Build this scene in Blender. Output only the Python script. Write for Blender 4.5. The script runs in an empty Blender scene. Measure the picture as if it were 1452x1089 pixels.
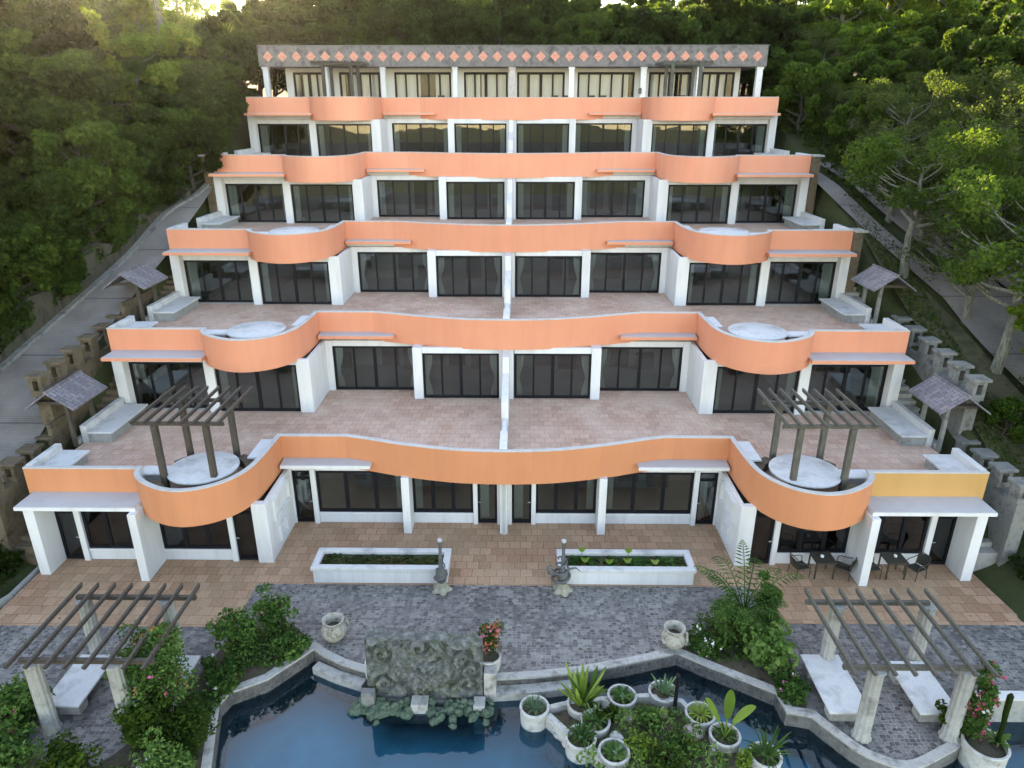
import bpy, math, random
import numpy as np
from mathutils import Vector, Matrix
R = math.radians
S = bpy.context.scene
C = S.collection
rnd = random.Random(7)
H, D = 3.2, 6.8          # storey height, set-back of each storey

# ------------------------------------------------------------------ materials
M = {}
def nm(name):
    m = bpy.data.materials.new(name); m.use_nodes = True
    nt = m.node_tree; nt.nodes.clear()
    out = nt.nodes.new('ShaderNodeOutputMaterial')
    M[name] = m
    return m, nt, out
def N(nt, typ, **kw):
    n = nt.nodes.new(typ)
    for k, v in kw.items():
        if k in n.inputs and not hasattr(n, k): n.inputs[k].default_value = v
        elif hasattr(n, k): setattr(n, k, v)
    return n
def inp(n, k, v): n.inputs[k].default_value = v
def L(nt, a, b): nt.links.new(a, b)
def c4(c): return (c[0], c[1], c[2], 1)
def coords(nt, scale=(1, 1, 1)):
    tc = nt.nodes.new('ShaderNodeTexCoord'); mp = nt.nodes.new('ShaderNodeMapping')
    inp(mp, 'Scale', scale); L(nt, tc.outputs['Object'], mp.inputs['Vector'])
    return mp.outputs['Vector']
def noise(nt, vec, scale, detail=6, rough=.6, dist=0):
    n = nt.nodes.new('ShaderNodeTexNoise')
    inp(n, 'Scale', scale); inp(n, 'Detail', detail); inp(n, 'Roughness', rough); inp(n, 'Distortion', dist)
    L(nt, vec, n.inputs['Vector']); return n.outputs['Fac']
def ramp(nt, fac, stops):
    r = nt.nodes.new('ShaderNodeValToRGB'); e = r.color_ramp.elements
    while len(e) < len(stops): e.new(.5)
    for i, (p, c) in enumerate(stops):
        e[i].position = p; e[i].color = c4(c) if len(c) == 3 else c
    L(nt, fac, r.inputs['Fac']); return r.outputs['Color']
def mixc(nt, fac, a, b, mode='MIX'):
    m = nt.nodes.new('ShaderNodeMix'); m.data_type = 'RGBA'; m.blend_type = mode
    if isinstance(fac, float): m.inputs['Factor'].default_value = fac
    else: L(nt, fac, m.inputs['Factor'])
    for s, v in ((6, a), (7, b)):
        if isinstance(v, tuple): m.inputs[s].default_value = c4(v)
        else: L(nt, v, m.inputs[s])
    return m.outputs[2]
def princ(nt, out, col, rough=.6, bump=None, bs=.3, bd=.02, spec=.5, metal=0):
    p = nt.nodes.new('ShaderNodeBsdfPrincipled')
    if isinstance(col, tuple): p.inputs['Base Color'].default_value = c4(col)
    else: L(nt, col, p.inputs['Base Color'])
    if isinstance(rough, (int, float)): p.inputs['Roughness'].default_value = rough
    else: L(nt, rough, p.inputs['Roughness'])
    p.inputs['Specular IOR Level'].default_value = spec; p.inputs['Metallic'].default_value = metal
    if bump is not None:
        b = nt.nodes.new('ShaderNodeBump'); inp(b, 'Strength', bs); inp(b, 'Distance', bd)
        L(nt, bump, b.inputs['Height']); L(nt, b.outputs['Normal'], p.inputs['Normal'])
    L(nt, p.outputs['BSDF'], out.inputs['Surface'])
    return p
def mat_noise(name, c0, c1, scale=3, rough=.7, bs=.3, bd=.01, c2=None, fine=30, sc=(1, 1, 1), spec=.3, detail=6):
    m, nt, out = nm(name); v = coords(nt, sc)
    f = noise(nt, v, scale, detail)
    st = [(.3, c0), (.7, c1)] if c2 is None else [(.28, c0), (.5, c1), (.72, c2)]
    col = ramp(nt, f, st); g = noise(nt, v, fine, 4)
    col = mixc(nt, .25, col, ramp(nt, g, [(.3, (.35, .35, .35)), (.7, (.75, .75, .75))]), 'OVERLAY')
    princ(nt, out, col, rough, g, bs, bd, spec)
    return m
def mat_plaster(name, col, dirt, dirt_amt=.46, rough=.6):
    """painted render with faint run-off streaks and weather stains"""
    m, nt, out = nm(name)
    v = coords(nt); st = coords(nt, (1.3, 1.3, .14))
    a = noise(nt, v, .55, 5); b = noise(nt, st, 1.6, 7, .7); g = noise(nt, v, 45, 3)
    f = mixc(nt, .5, ramp(nt, a, [(.34, (0, 0, 0)), (.66, (1, 1, 1))]), ramp(nt, b, [(.46, (0, 0, 0)), (.68, (1, 1, 1))]), 'MIX')
    k = nt.nodes.new('ShaderNodeMath'); k.operation = 'MULTIPLY'; inp(k, 1, dirt_amt); L(nt, f, k.inputs[0])
    c = mixc(nt, k.outputs[0], col, dirt)
    c = mixc(nt, .16, c, ramp(nt, a, [(.3, (.2, .2, .2)), (.7, (.8, .8, .8))]), 'OVERLAY')
    princ(nt, out, c, rough, g, .12, .004, .35)
    return m
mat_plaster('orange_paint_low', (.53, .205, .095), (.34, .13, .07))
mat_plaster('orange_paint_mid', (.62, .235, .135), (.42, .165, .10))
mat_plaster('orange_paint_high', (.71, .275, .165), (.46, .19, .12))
mat_plaster('ochre_tone', (.47, .255, .085), (.33, .19, .08))  # yellower than the other parapets, for the lowest right wing
mat_plaster('white_paint', (.60, .60, .61), (.27, .255, .225), .5)
mat_plaster('cap_paint', (.46, .45, .44), (.2, .19, .17), .6)
mat_plaster('grey_paint', (.42, .41, .42), (.25, .24, .22), .4)
mat_plaster('cream_paint', (.56, .545, .51), (.36, .34, .30), .3)
mat_noise('frame_black', (.006, .0065, .009), (.011, .012, .015), 4, .45, .05, .002, spec=.12)
mat_noise('frame_brown', (.016, .011, .009), (.03, .02, .016), 4, .5, .05, .002, spec=.12)
mat_noise('dark_wood', (.034, .027, .021), (.072, .057, .045), 3, .65, .4, .006, sc=(6, 6, 1))
mat_noise('olive_wood', (.05, .047, .037), (.10, .093, .075), 3, .65, .4, .006, sc=(6, 6, 1))
mat_noise('concrete', (.13, .127, .115), (.28, .275, .255), 1.7, .8, .3, .008, c2=(.21, .205, .195))
mat_noise('pale_stone', (.27, .27, .265), (.48, .475, .47), 1.3, .6, .15, .004, c2=(.40, .40, .40))
mat_noise('coping_stone', (.13, .125, .112), (.35, .335, .31), 2.6, .8, .5, .014, c2=(.24, .232, .215))
mat_noise('brown_stone', (.03, .024, .016), (.12, .09, .06), 2.2, .85, .6, .03, c2=(.06, .05, .024))
mat_noise('mossy_wall', (.006, .007, .004), (.055, .05, .036), 1.6, .95, .7, .03, sc=(1.6, 1.6, .3), c2=(.018, .019, .01))
mat_noise('grey_stone', (.05, .05, .046), (.17, .17, .16), 2.2, .85, .6, .02, c2=(.10, .10, .095))
mat_noise('wet_rock', (.004, .010, .006), (.085, .125, .085), 6, .45, .9, .05, c2=(.018, .035, .022))
mat_noise('pink_rock', (.34, .25, .24), (.5, .4, .38), 3, .8, .6, .03)
mat_noise('fascia_stone', (.035, .033, .035), (.17, .155, .15), 1.3, .85, .4, .01, c2=(.075, .069, .071), fine=12, detail=9)
mat_noise('diamond_pink', (.44, .16, .11), (.62, .30, .23), 9, .7, .3, .005)
mat_noise('mosaic_dark', (.06, .05, .05), (.5, .44, .42), 14, .6, .3, .01, c2=(.16, .13, .13))
mat_noise('mosaic_pale', (.42, .4, .4), (.75, .73, .71), 14, .6, .3, .01, c2=(.62, .6, .6))
mat_noise('urn_clay', (.085, .08, .05), (.33, .31, .26), 4.5, .75, .6, .014, c2=(.20, .185, .145))
mat_noise('bronze_stone', (.03, .031, .034), (.10, .10, .097), 6, .5, .5, .01, c2=(.055, .055, .056))
mat_noise('claw_stone', (.17, .165, .12), (.33, .31, .24), 5, .8, .5, .01)
mat_noise('pot_white', (.15, .145, .125), (.41, .40, .375), 2.6, .8, .4, .008, c2=(.32, .312, .29))
mat_noise('soil', (.02, .016, .010), (.075, .06, .04), 4, .95, .8, .03, c2=(.04, .045, .018))
mat_noise('hill_ground', (.008, .016, .005), (.035, .042, .014), .35, .95, .8, .06, c2=(.03, .045, .014), fine=6)
mat_noise('grass_ground', (.010, .018, .005), (.07, .062, .035), .8, .95, .8, .04, c2=(.018, .032, .008), fine=9)
mat_noise('bark', (.018, .017, .011), (.075, .07, .05), 3, .9, .8, .03, sc=(4, 4, 1))
mat_noise('bark_pale', (.06, .06, .045), (.21, .205, .165), 3, .9, .8, .03, sc=(4, 4, 1))
mat_noise('interior_wall', (.27, .28, .265), (.34, .35, .33), .8, .8, .05, .002)
mat_noise('interior_floor', (.38, .385, .365), (.46, .465, .445), .9, .25, .03, .001)
mat_noise('interior_wood', (.045, .042, .037), (.075, .07, .06), 2, .5, .1, .002, sc=(5, 5, 1))
mat_noise('rattan', (.018, .017, .013), (.05, .045, .035), 25, .55, .6, .004)
mat_noise('pool_tile', (.006, .26, .35), (.015, .35, .44), .7, .5, .05, .002, c2=(.01, .305, .395))
mat_noise('water_dark', (.012, .018, .006), (.03, .034, .012), 3, .12, .1, .004)
mat_noise('lamp_cap', (.25, .26, .28), (.36, .37, .39), 5, .4, .1, .002)
mat_noise('ceramic_white', (.7, .7, .68), (.8, .8, .78), 4, .3, .02, .001)

def mat_curtain():
    m, nt, out = nm('curtain')
    d = N(nt, 'ShaderNodeBsdfDiffuse'); inp(d, 'Color', (.88, .88, .87, 1))
    t = N(nt, 'ShaderNodeBsdfTranslucent'); inp(t, 'Color', (.7, .7, .68, 1))
    x = N(nt, 'ShaderNodeMixShader'); inp(x, 0, .35)
    L(nt, d.outputs[0], x.inputs[1]); L(nt, t.outputs[0], x.inputs[2]); L(nt, x.outputs[0], out.inputs[0])
mat_curtain()
def mat_tiles(name, c0, c1, mortar, bw, bh, ms=.008, offset=.5, patch=None, rough=.6, swirl=0.0, bs=.35):
    m, nt, out = nm(name); v = coords(nt)
    if swirl:
        tc = N(nt, 'ShaderNodeTexNoise'); inp(tc, 'Scale', 2.3); inp(tc, 'Detail', 3); L(nt, v, tc.inputs['Vector'])
        ad = N(nt, 'ShaderNodeVectorMath', operation='MULTIPLY_ADD')
        L(nt, tc.outputs['Color'], ad.inputs[0]); ad.inputs[1].default_value = (swirl, swirl, 0); L(nt, v, ad.inputs[2]); v2 = ad.outputs[0]
    else: v2 = v
    b = N(nt, 'ShaderNodeTexBrick'); b.offset = offset
    for k, x in (('Scale', 1), ('Mortar Size', ms), ('Mortar Smooth', .2), ('Bias', 0), ('Brick Width', bw), ('Row Height', bh)): inp(b, k, x)
    inp(b, 'Color1', c4(c0)); inp(b, 'Color2', c4(c1)); inp(b, 'Mortar', c4(mortar)); L(nt, v2, b.inputs['Vector'])
    col = b.outputs['Color']
    big = noise(nt, v, .45, 6, .62); fine = noise(nt, v, 14, 4)
    if patch:
        col = mixc(nt, ramp(nt, big, [(.38, (0, 0, 0)), (.68, (.62, .62, .62))]), col, patch)
    col = mixc(nt, .35, col, ramp(nt, fine, [(.3, (.25, .25, .25)), (.7, (.78, .78, .78))]), 'OVERLAY')
    h = N(nt, 'ShaderNodeMath', operation='SUBTRACT'); L(nt, fine, h.inputs[0]); L(nt, b.outputs['Fac'], h.inputs[1])
    princ(nt, out, col, rough, h.outputs[0], bs, .006, .35)
mat_tiles('terrace_tiles', (.385, .23, .165), (.51, .325, .245), (.17, .10, .08), .42, .42, .009, .5, (.59, .445, .365), swirl=.03)
mat_tiles('patio_tiles', (.29, .155, .092), (.43, .25, .16), (.12, .06, .035), .45, .45, .011, .5, (.33, .24, .15), swirl=.03)
mat_tiles('slate_shingles', (.10, .095, .11), (.19, .175, .19), (.04, .037, .042), .30, .20, .012, .5, (.15, .13, .14), .7, bs=.6)
def mat_cobble():
    m, nt, out = nm('cobbles'); v = coords(nt, (1, 1.25, 1))
    ns = N(nt, 'ShaderNodeTexNoise'); inp(ns, 'Scale', 5); inp(ns, 'Detail', 3); L(nt, v, ns.inputs['Vector'])
    ad = N(nt, 'ShaderNodeVectorMath', operation='MULTIPLY_ADD'); L(nt, ns.outputs['Color'], ad.inputs[0]); ad.inputs[1].default_value = (.05, .05, 0); L(nt, v, ad.inputs[2])
    ve = N(nt, 'ShaderNodeTexVoronoi', feature='DISTANCE_TO_EDGE'); vc = N(nt, 'ShaderNodeTexVoronoi', feature='F1')
    for n in (ve, vc): inp(n, 'Scale', 6.6); inp(n, 'Randomness', .46); L(nt, ad.outputs[0], n.inputs['Vector'])
    v0 = coords(nt); big = noise(nt, v0, .5, 7, .68); fine = noise(nt, v0, 16, 4); mid = noise(nt, v0, 2.2, 6, .7)
    stone = ramp(nt, vc.outputs['Color'], [(.1, (.052, .047, .045)), (.5, (.118, .108, .102)), (.9, (.21, .193, .18))])
    gc = ramp(nt, big, [(.42, (.09, .086, .086)), (.64, (.34, .325, .30))])
    gf = ramp(nt, ve.outputs['Distance'], [(.02, (.9, .9, .9)), (.07, (0, 0, 0))])
    col = mixc(nt, gf, stone, gc)
    col = mixc(nt, ramp(nt, mid, [(.52, (0, 0, 0)), (.74, (.5, .5, .5))]), col, (.29, .265, .23))
    col = mixc(nt, ramp(nt, big, [(.30, (.55, .55, .55)), (.48, (0, 0, 0))]), col, (.06, .06, .058))
    col = mixc(nt, .45, col, ramp(nt, fine, [(.3, (.22, .22, .22)), (.7, (.8, .8, .8))]), 'OVERLAY')
    hh = ramp(nt, ve.outputs['Distance'], [(.0, (0, 0, 0)), (.12, (1, 1, 1))])
    princ(nt, out, col, .55, hh, .5, .012, .4)
mat_cobble()
def mat_road():
    m, nt, out = nm('road_concrete'); v = coords(nt)
    w = N(nt, 'ShaderNodeTexWave', wave_type='BANDS', bands_direction='Y'); inp(w, 'Scale', 3.2); inp(w, 'Distortion', 2.5); inp(w, 'Detail', 3); L(nt, v, w.inputs['Vector'])
    big = noise(nt, v, .35, 7, .65); st = noise(nt, coords(nt, (1.5, .3, 1)), .9, 6, .7)
    col = ramp(nt, big, [(.3, (.10, .088, .082)), (.7, (.225, .20, .187))])
    col = mixc(nt, ramp(nt, st, [(.45, (0, 0, 0)), (.7, (.6, .6, .6))]), col, (.15, .145, .145))
    col = mixc(nt, .22, col, ramp(nt, w.outputs['Fac'], [(.2, (.3, .3, .3)), (.8, (.7, .7, .7))]), 'OVERLAY')
    j = N(nt, 'ShaderNodeTexBrick'); j.offset = 0
    for k, x in (('Scale', 1), ('Mortar Size', .035), ('Brick Width', 30), ('Row Height', 3.6)): inp(j, k, x)
    inp(j, 'Color1', (0, 0, 0, 1)); inp(j, 'Color2', (0, 0, 0, 1)); inp(j, 'Mortar', (.8, .8, .8, 1)); L(nt, v, j.inputs['Vector'])
    col = mixc(nt, j.outputs['Color'], col, (.05, .05, .05))
    princ(nt, out, col, .8, w.outputs['Fac'], .3, .02, .3)
mat_road()
def mat_relief():
    m, nt, out = nm('carved_stone'); v = coords(nt)
    a = noise(nt, v, 1.6, 7, .65); b = noise(nt, v, 5, 6, .65); g = noise(nt, v, 40, 4)
    col = ramp(nt, a, [(.3, (.022, .026, .024)), (.47, (.075, .079, .073)), (.6, (.042, .05, .03)), (.72, (.115, .118, .085))])
    col = mixc(nt, ramp(nt, b, [(.45, (0, 0, 0)), (.7, (.7, .7, .7))]), col, (.23, .235, .225))
    princ(nt, out, col, .7, g, .5, .01, .3)
mat_relief()
def mat_glass(name, tint, rough, boost):
    m, nt, out = nm(name)
    t = N(nt, 'ShaderNodeBsdfTransparent'); inp(t, 'Color', c4(tint))
    g = N(nt, 'ShaderNodeBsdfGlossy'); inp(g, 'Roughness', rough); inp(g, 'Color', (1, 1, 1, 1))
    f = N(nt, 'ShaderNodeFresnel'); inp(f, 'IOR', boost)
    v = coords(nt); nz = noise(nt, v, .7, 2); b = N(nt, 'ShaderNodeBump'); inp(b, 'Strength', .05); inp(b, 'Distance', .05); L(nt, nz, b.inputs['Height'])
    L(nt, b.outputs[0], g.inputs['Normal'])
    x = N(nt, 'ShaderNodeMixShader'); L(nt, f.outputs[0], x.inputs[0]); L(nt, t.outputs[0], x.inputs[1]); L(nt, g.outputs[0], x.inputs[2]); L(nt, x.outputs[0], out.inputs[0])
mat_glass('clear_glass', (.86, .87, .86), .01, 1.25)
mat_glass('window_glass', (.66, .71, .70), .01, 1.75)
def mat_water():
    m, nt, out = nm('pool_water'); v = coords(nt)
    t = N(nt, 'ShaderNodeBsdfTransparent'); inp(t, 'Color', (.62, .80, .88, 1))
    g = N(nt, 'ShaderNodeBsdfGlossy'); inp(g, 'Roughness', .02)
    f = N(nt, 'ShaderNodeFresnel'); inp(f, 'IOR', 1.47)
    nz = noise(nt, v, 2.2, 3); b = N(nt, 'ShaderNodeBump'); inp(b, 'Strength', .05); inp(b, 'Distance', .03); L(nt, nz, b.inputs['Height'])
    L(nt, b.outputs[0], g.inputs['Normal'])
    x = N(nt, 'ShaderNodeMixShader'); L(nt, f.outputs[0], x.inputs[0]); L(nt, t.outputs[0], x.inputs[1]); L(nt, g.outputs[0], x.inputs[2]); L(nt, x.outputs[0], out.inputs[0])
mat_water()
def mat_leaf(name, c0, c1, c2, trans=.45, obj_var=.5):
    m, nt, out = nm(name)
    geo = N(nt, 'ShaderNodeNewGeometry'); oi = N(nt, 'ShaderNodeObjectInfo')
    big = noise(nt, coords(nt), .55, 3)
    a = N(nt, 'ShaderNodeMath', operation='MULTIPLY_ADD'); L(nt, geo.outputs['Random Per Island'], a.inputs[0]); a.inputs[1].default_value = .6
    b = N(nt, 'ShaderNodeMath', operation='MULTIPLY_ADD'); L(nt, big, b.inputs[0]); b.inputs[1].default_value = 1.5; b.inputs[2].default_value = -.80
    L(nt, b.outputs[0], a.inputs[2])
    o = N(nt, 'ShaderNodeMath', operation='MULTIPLY_ADD'); L(nt, oi.outputs['Random'], o.inputs[0]); o.inputs[1].default_value = obj_var; L(nt, a.outputs[0], o.inputs[2])
    col = ramp(nt, o.outputs[0], [(.1, c0), (.5, c1), (.95, c2)])
    d = N(nt, 'ShaderNodeBsdfPrincipled'); inp(d, 'Roughness', .6); inp(d, 'Specular IOR Level', .1); L(nt, col, d.inputs['Base Color'])
    t = N(nt, 'ShaderNodeBsdfTranslucent')
    tcol = mixc(nt, .5, col, (.15, .24, .02), 'MIX'); L(nt, tcol, t.inputs['Color'])
    x = N(nt, 'ShaderNodeMixShader'); inp(x, 0, trans); L(nt, d.outputs[0], x.inputs[1]); L(nt, t.outputs[0], x.inputs[2]); L(nt, x.outputs[0], out.inputs[0])
mat_leaf('leaf_dark', (.003, .009, .0025), (.0095, .024, .005), (.036, .066, .012))
mat_leaf('leaf_mid', (.008, .021, .004), (.022, .052, .008), (.07, .12, .018))
mat_leaf('leaf_bright', (.05, .10, .012), (.11, .19, .02), (.24, .30, .04), .6)  # yellow-green leaves with the backlit sun glow put into their colour
mat_leaf('leaf_olive', (.02, .03, .009), (.042, .058, .018), (.09, .11, .035))
mat_leaf('leaf_shrub', (.02, .06, .014), (.065, .145, .035), (.16, .26, .07))
mat_leaf('leaf_lime', (.09, .15, .02), (.17, .26, .04), (.3, .36, .1))
mat_leaf('leaf_agave', (.05, .10, .05), (.10, .17, .08), (.22, .28, .14), .2)
mat_leaf('petal_pink', (.5, .06, .14), (.62, .11, .24), (.7, .3, .4), .35)
mat_leaf('petal_coral', (.55, .12, .07), (.65, .2, .12), (.7, .4, .3), .35)
mat_leaf('petal_yellow', (.55, .40, .03), (.7, .55, .06), (.75, .65, .2), .35)
mat_leaf('petal_white', (.6, .6, .55), (.7, .7, .66), (.8, .8, .75), .3)

# ------------------------------------------------------------------ mesh builder
class MB:
    def __init__(s): s.v = []; s.f = []; s.smooth = False
    def add(s, vs, fs):
        o = len(s.v); s.v += [tuple(p) for p in vs]; s.f += [tuple(i + o for i in f) for f in fs]; return s
    def box(s, x0, x1, y0, y1, z0, z1):
        x0, x1 = min(x0, x1), max(x0, x1)
        return s.add([(x0, y0, z0), (x1, y0, z0), (x1, y1, z0), (x0, y1, z0), (x0, y0, z1), (x1, y0, z1), (x1, y1, z1), (x0, y1, z1)],
                     [(0, 3, 2, 1), (4, 5, 6, 7), (0, 1, 5, 4), (1, 2, 6, 5), (2, 3, 7, 6), (3, 0, 4, 7)])
    def hexa(s, bot, top):
        return s.add(list(bot) + list(top), [(3, 2, 1, 0), (4, 5, 6, 7), (0, 1, 5, 4), (1, 2, 6, 5), (2, 3, 7, 6), (3, 0, 4, 7)])
    def beam(s, a, b, w, h):
        """rectangular bar from a to b"""
        a, b = Vector(a), Vector(b); d = (b - a).normalized()
        up = Vector((0, 0, 1)) if abs(d.z) < .95 else Vector((0, 1, 0))
        r = d.cross(up).normalized() * w / 2; u = r.cross(d).normalized() * h / 2
        q = lambda p: [p - r - u, p + r - u, p + r + u, p - r + u]
        return s.hexa(q(a), q(b))
    def prism(s, pts, z0, z1):
        n = len(pts); vs = [(x, y, z0) for x, y in pts] + [(x, y, z1) for x, y in pts]
        return s.add(vs, [tuple(range(n - 1, -1, -1)), tuple(range(n, 2 * n))] + [(i, (i + 1) % n, n + (i + 1) % n, n + i) for i in range(n)])
    def ribbon(s, pts, a, b, z0, z1):
        """solid strip along a polyline, from offset a to offset b (left of travel is +); z0/z1 number or list"""
        n = len(pts); P = [Vector((p[0], p[1])) for p in pts]; off = []
        for i in range(n):
            d0 = (P[i] - P[i - 1]).normalized() if i else (P[1] - P[0]).normalized()
            d1 = (P[i + 1] - P[i]).normalized() if i < n - 1 else d0
            t = (d0 + d1); t = t.normalized() if t.length > 1e-6 else d0
            nn = Vector((-t.y, t.x)); k = 1 / max(.5, nn.dot(Vector((-d0.y, d0.x)))); off.append(nn * k)
        za = z0 if isinstance(z0, (list, tuple)) else [z0] * n; zb = z1 if isinstance(z1, (list, tuple)) else [z1] * n
        vs = []
        for i in range(n):
            A = P[i] + off[i] * a; B = P[i] + off[i] * b
            vs += [(A.x, A.y, za[i]), (B.x, B.y, za[i]), (B.x, B.y, zb[i]), (A.x, A.y, zb[i])]
        fs = [(0, 1, 2, 3), (4 * n - 1, 4 * n - 2, 4 * n - 3, 4 * n - 4)]
        for i in range(n - 1):
            for j in range(4):
                fs.append((4 * i + j, 4 * (i + 1) + j, 4 * (i + 1) + (j + 1) % 4, 4 * i + (j + 1) % 4))
        return s.add(vs, fs)
    def lathe(s, prof, cx=0, cy=0, cz=0, n=24, wob=None):
        vs = []; m = len(prof)
        for i in range(n):
            a = 2 * math.pi * i / n
            for j, (r, z) in enumerate(prof):
                k = 1 + (wob(a, z) if wob else 0)
                vs.append((cx + r * k * math.cos(a), cy + r * k * math.sin(a), cz + z))
        fs = [(i * m + j, ((i + 1) % n) * m + j, ((i + 1) % n) * m + j + 1, i * m + j + 1) for i in range(n) for j in range(m - 1)]
        s.add(vs, fs)
        if prof[0][0] > 1e-4: s.f.append(tuple(len(s.v) - n * m + i * m for i in range(n - 1, -1, -1)))
        if prof[-1][0] > 1e-4: s.f.append(tuple(len(s.v) - n * m + i * m + m - 1 for i in range(n)))
        return s
    def tube(s, pts, rad, n=8):
        P = [Vector(p) for p in pts]; rad = rad if isinstance(rad, (list, tuple)) else [rad] * len(P); vs = []
        ref = Vector((.13, .21, 1)).normalized()
        for i, p in enumerate(P):
            t = (P[min(i + 1, len(P) - 1)] - P[max(i - 1, 0)]).normalized()
            if abs(t.dot(ref)) > .97: ref = Vector((1, .2, .1)).normalized()
            u = t.cross(ref).normalized(); w = t.cross(u)
            for k in range(n):
                a = 2 * math.pi * k / n; vs.append(p + (u * math.cos(a) + w * math.sin(a)) * rad[i])
        fs = [(i * n + k, i * n + (k + 1) % n, (i + 1) * n + (k + 1) % n, (i + 1) * n + k) for i in range(len(P) - 1) for k in range(n)]
        fs += [tuple(range(n - 1, -1, -1)), tuple((len(P) - 1) * n + k for k in range(n))]
        return s.add(vs, fs)
    def build(s, name, mat, parent=None, smooth=False, bevel=0):
        o0 = world_loc(parent)
        me = bpy.data.meshes.new(name); me.from_pydata([(x - o0[0], y - o0[1], z - o0[2]) for x, y, z in s.v], [], s.f)
        me.materials.append(M[mat] if isinstance(mat, str) else mat)
        if smooth: me.polygons.foreach_set('use_smooth', [True] * len(me.polygons))
        o = bpy.data.objects.new(name, me); C.objects.link(o); o.parent = parent
        if bevel:
            b = o.modifiers.new('bevel', 'BEVEL'); b.width = bevel; b.segments = 2; b.limit_method = 'ANGLE'; b.angle_limit = R(40)
        if smooth:
            try: me.set_sharp_from_angle(angle=R(42))
            except Exception: pass
        return o
def world_loc(o):
    p = Vector((0, 0, 0))
    while o is not None: p = p + o.location; o = o.parent
    return p
def thing(name, label, cat, loc=(0, 0, 0), group=None):
    o = bpy.data.objects.new(name, None); C.objects.link(o); o.location = loc; o.empty_display_size = .3
    return tag(o, label, cat, group)
def tag(o, label, cat, group=None):
    o['label'] = label; o['category'] = cat
    if group: o['group'] = group
    return o
def struct(o, label=None):
    o['kind'] = 'structure'
    return o
def copy_thing(root, loc, rotz=0, scale=1, label=None, group=None):
    kids = {}
    for ch in ALLKIDS.get(root.name, []): kids[ch.name] = ch
    r = root.copy(); C.objects.link(r); r.location = loc; r.rotation_euler = (0, 0, rotz); r.scale = (scale,) * 3 if not isinstance(scale, tuple) else scale
    if label: r['label'] = label
    if group: r['group'] = group
    for ch in list(root.children):
        c = ch.copy(); C.objects.link(c); c.parent = r
        for g in list(ch.children):
            d = g.copy(); C.objects.link(d); d.parent = c
    return r
ALLKIDS = {}
def catmull(pts, n=6):
    out = []; P = [pts[0]] + list(pts) + [pts[-1]]
    for i in range(1, len(P) - 2):
        for k in range(n):
            t = k / n; q = []
            for j in range(len(pts[0])):
                a, b, c, d = P[i - 1][j], P[i][j], P[i + 1][j], P[i + 2][j]
                q.append(.5 * (2 * b + (c - a) * t + (2 * a - 5 * b + 4 * c - d) * t * t + (3 * b - a - 3 * c + d) * t ** 3))
            out.append(tuple(q))
    out.append(tuple(pts[-1])); return out
# ------------------------------------------------------------------ the terraced building
bld = thing('terraced_building', 'six storey stepped white apartment building with curved orange parapets on the hillside', 'building', (0, 0, 0))
HW = 17.42
bulge = catmull([(13.25, 0), (13.18, -.32), (12.85, -.78), (12.35, -1.17), (11.7, -1.5), (11.0, -1.6), (10.3, -1.4), (9.75, -1.0), (9.35, -.45), (9.12, .2), (9.02, 1.0), (8.97, 1.9), (8.94, 2.8)], 4)
centre = catmull([(6.35, 2.8), (5.3, 2.5), (4.2, 2.13), (3, 1.83), (2, 1.63), (1, 1.53), (0, 1.5), (-1, 1.53), (-2, 1.63), (-3, 1.83), (-4.2, 2.13), (-5.3, 2.5), (-6.35, 2.8)], 4)
right_half = [(HW, 0)] + bulge
profile = right_half + [(8.93, 2.8)][1:] + centre + [(-x, y) for x, y in reversed(right_half)]   # right to left, seen from the front
def inset(pts, d):
    n = len(pts); out = []
    for i in range(n):
        a = Vector(pts[max(i - 1, 0)]); b = Vector(pts[i]); c = Vector(pts[min(i + 1, n - 1)])
        d0 = (b - a).normalized() if i else (c - b).normalized(); d1 = (c - b).normalized() if i < n - 1 else d0
        t = (d0 + d1).normalized(); nn = Vector((t.y, -t.x)); k = 1 / max(.5, nn.dot(Vector((d0.y, -d0.x)))); q = b + nn * d * k; out.append((q.x, q.y))
    return out
def sh(pts, dy): return [(x, y + dy) for x, y in pts]
TERR = ['lowest', 'second', 'third', 'fourth', 'top']
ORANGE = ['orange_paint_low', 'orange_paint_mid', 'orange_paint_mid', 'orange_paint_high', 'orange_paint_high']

def curtain(parent, x0, x1, z0, z1, y, tied=0):
    m = MB(); n = 22; rows = 10; vs = []
    w = x1 - x0
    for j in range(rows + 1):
        t = j / rows; z = z0 + (z1 - z0) * t
        k = 1.0
        if tied: k = 1 - .55 * math.exp(-((t - .42) / .22) ** 2) - .15 * max(0, .42 - t)
        for i in range(n + 1):
            u = i / n
            xx = (x0 + w * u * k) if tied >= 0 else (x1 - w * u * (1 - .55 * math.exp(-((t - .42) / .22) ** 2) - .15 * max(0, .42 - t)))
            vs.append((xx, y + .035 * math.sin(u * 6.28 * 4.5 + .6 * math.sin(t * 3)), z))
    fs = [(j * (n + 1) + i, j * (n + 1) + i + 1, (j + 1) * (n + 1) + i + 1, (j + 1) * (n + 1) + i) for j in range(rows) for i in range(n)]
    m.add(vs, fs); return m.build('curtain', 'curtain', parent, smooth=True)

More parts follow.
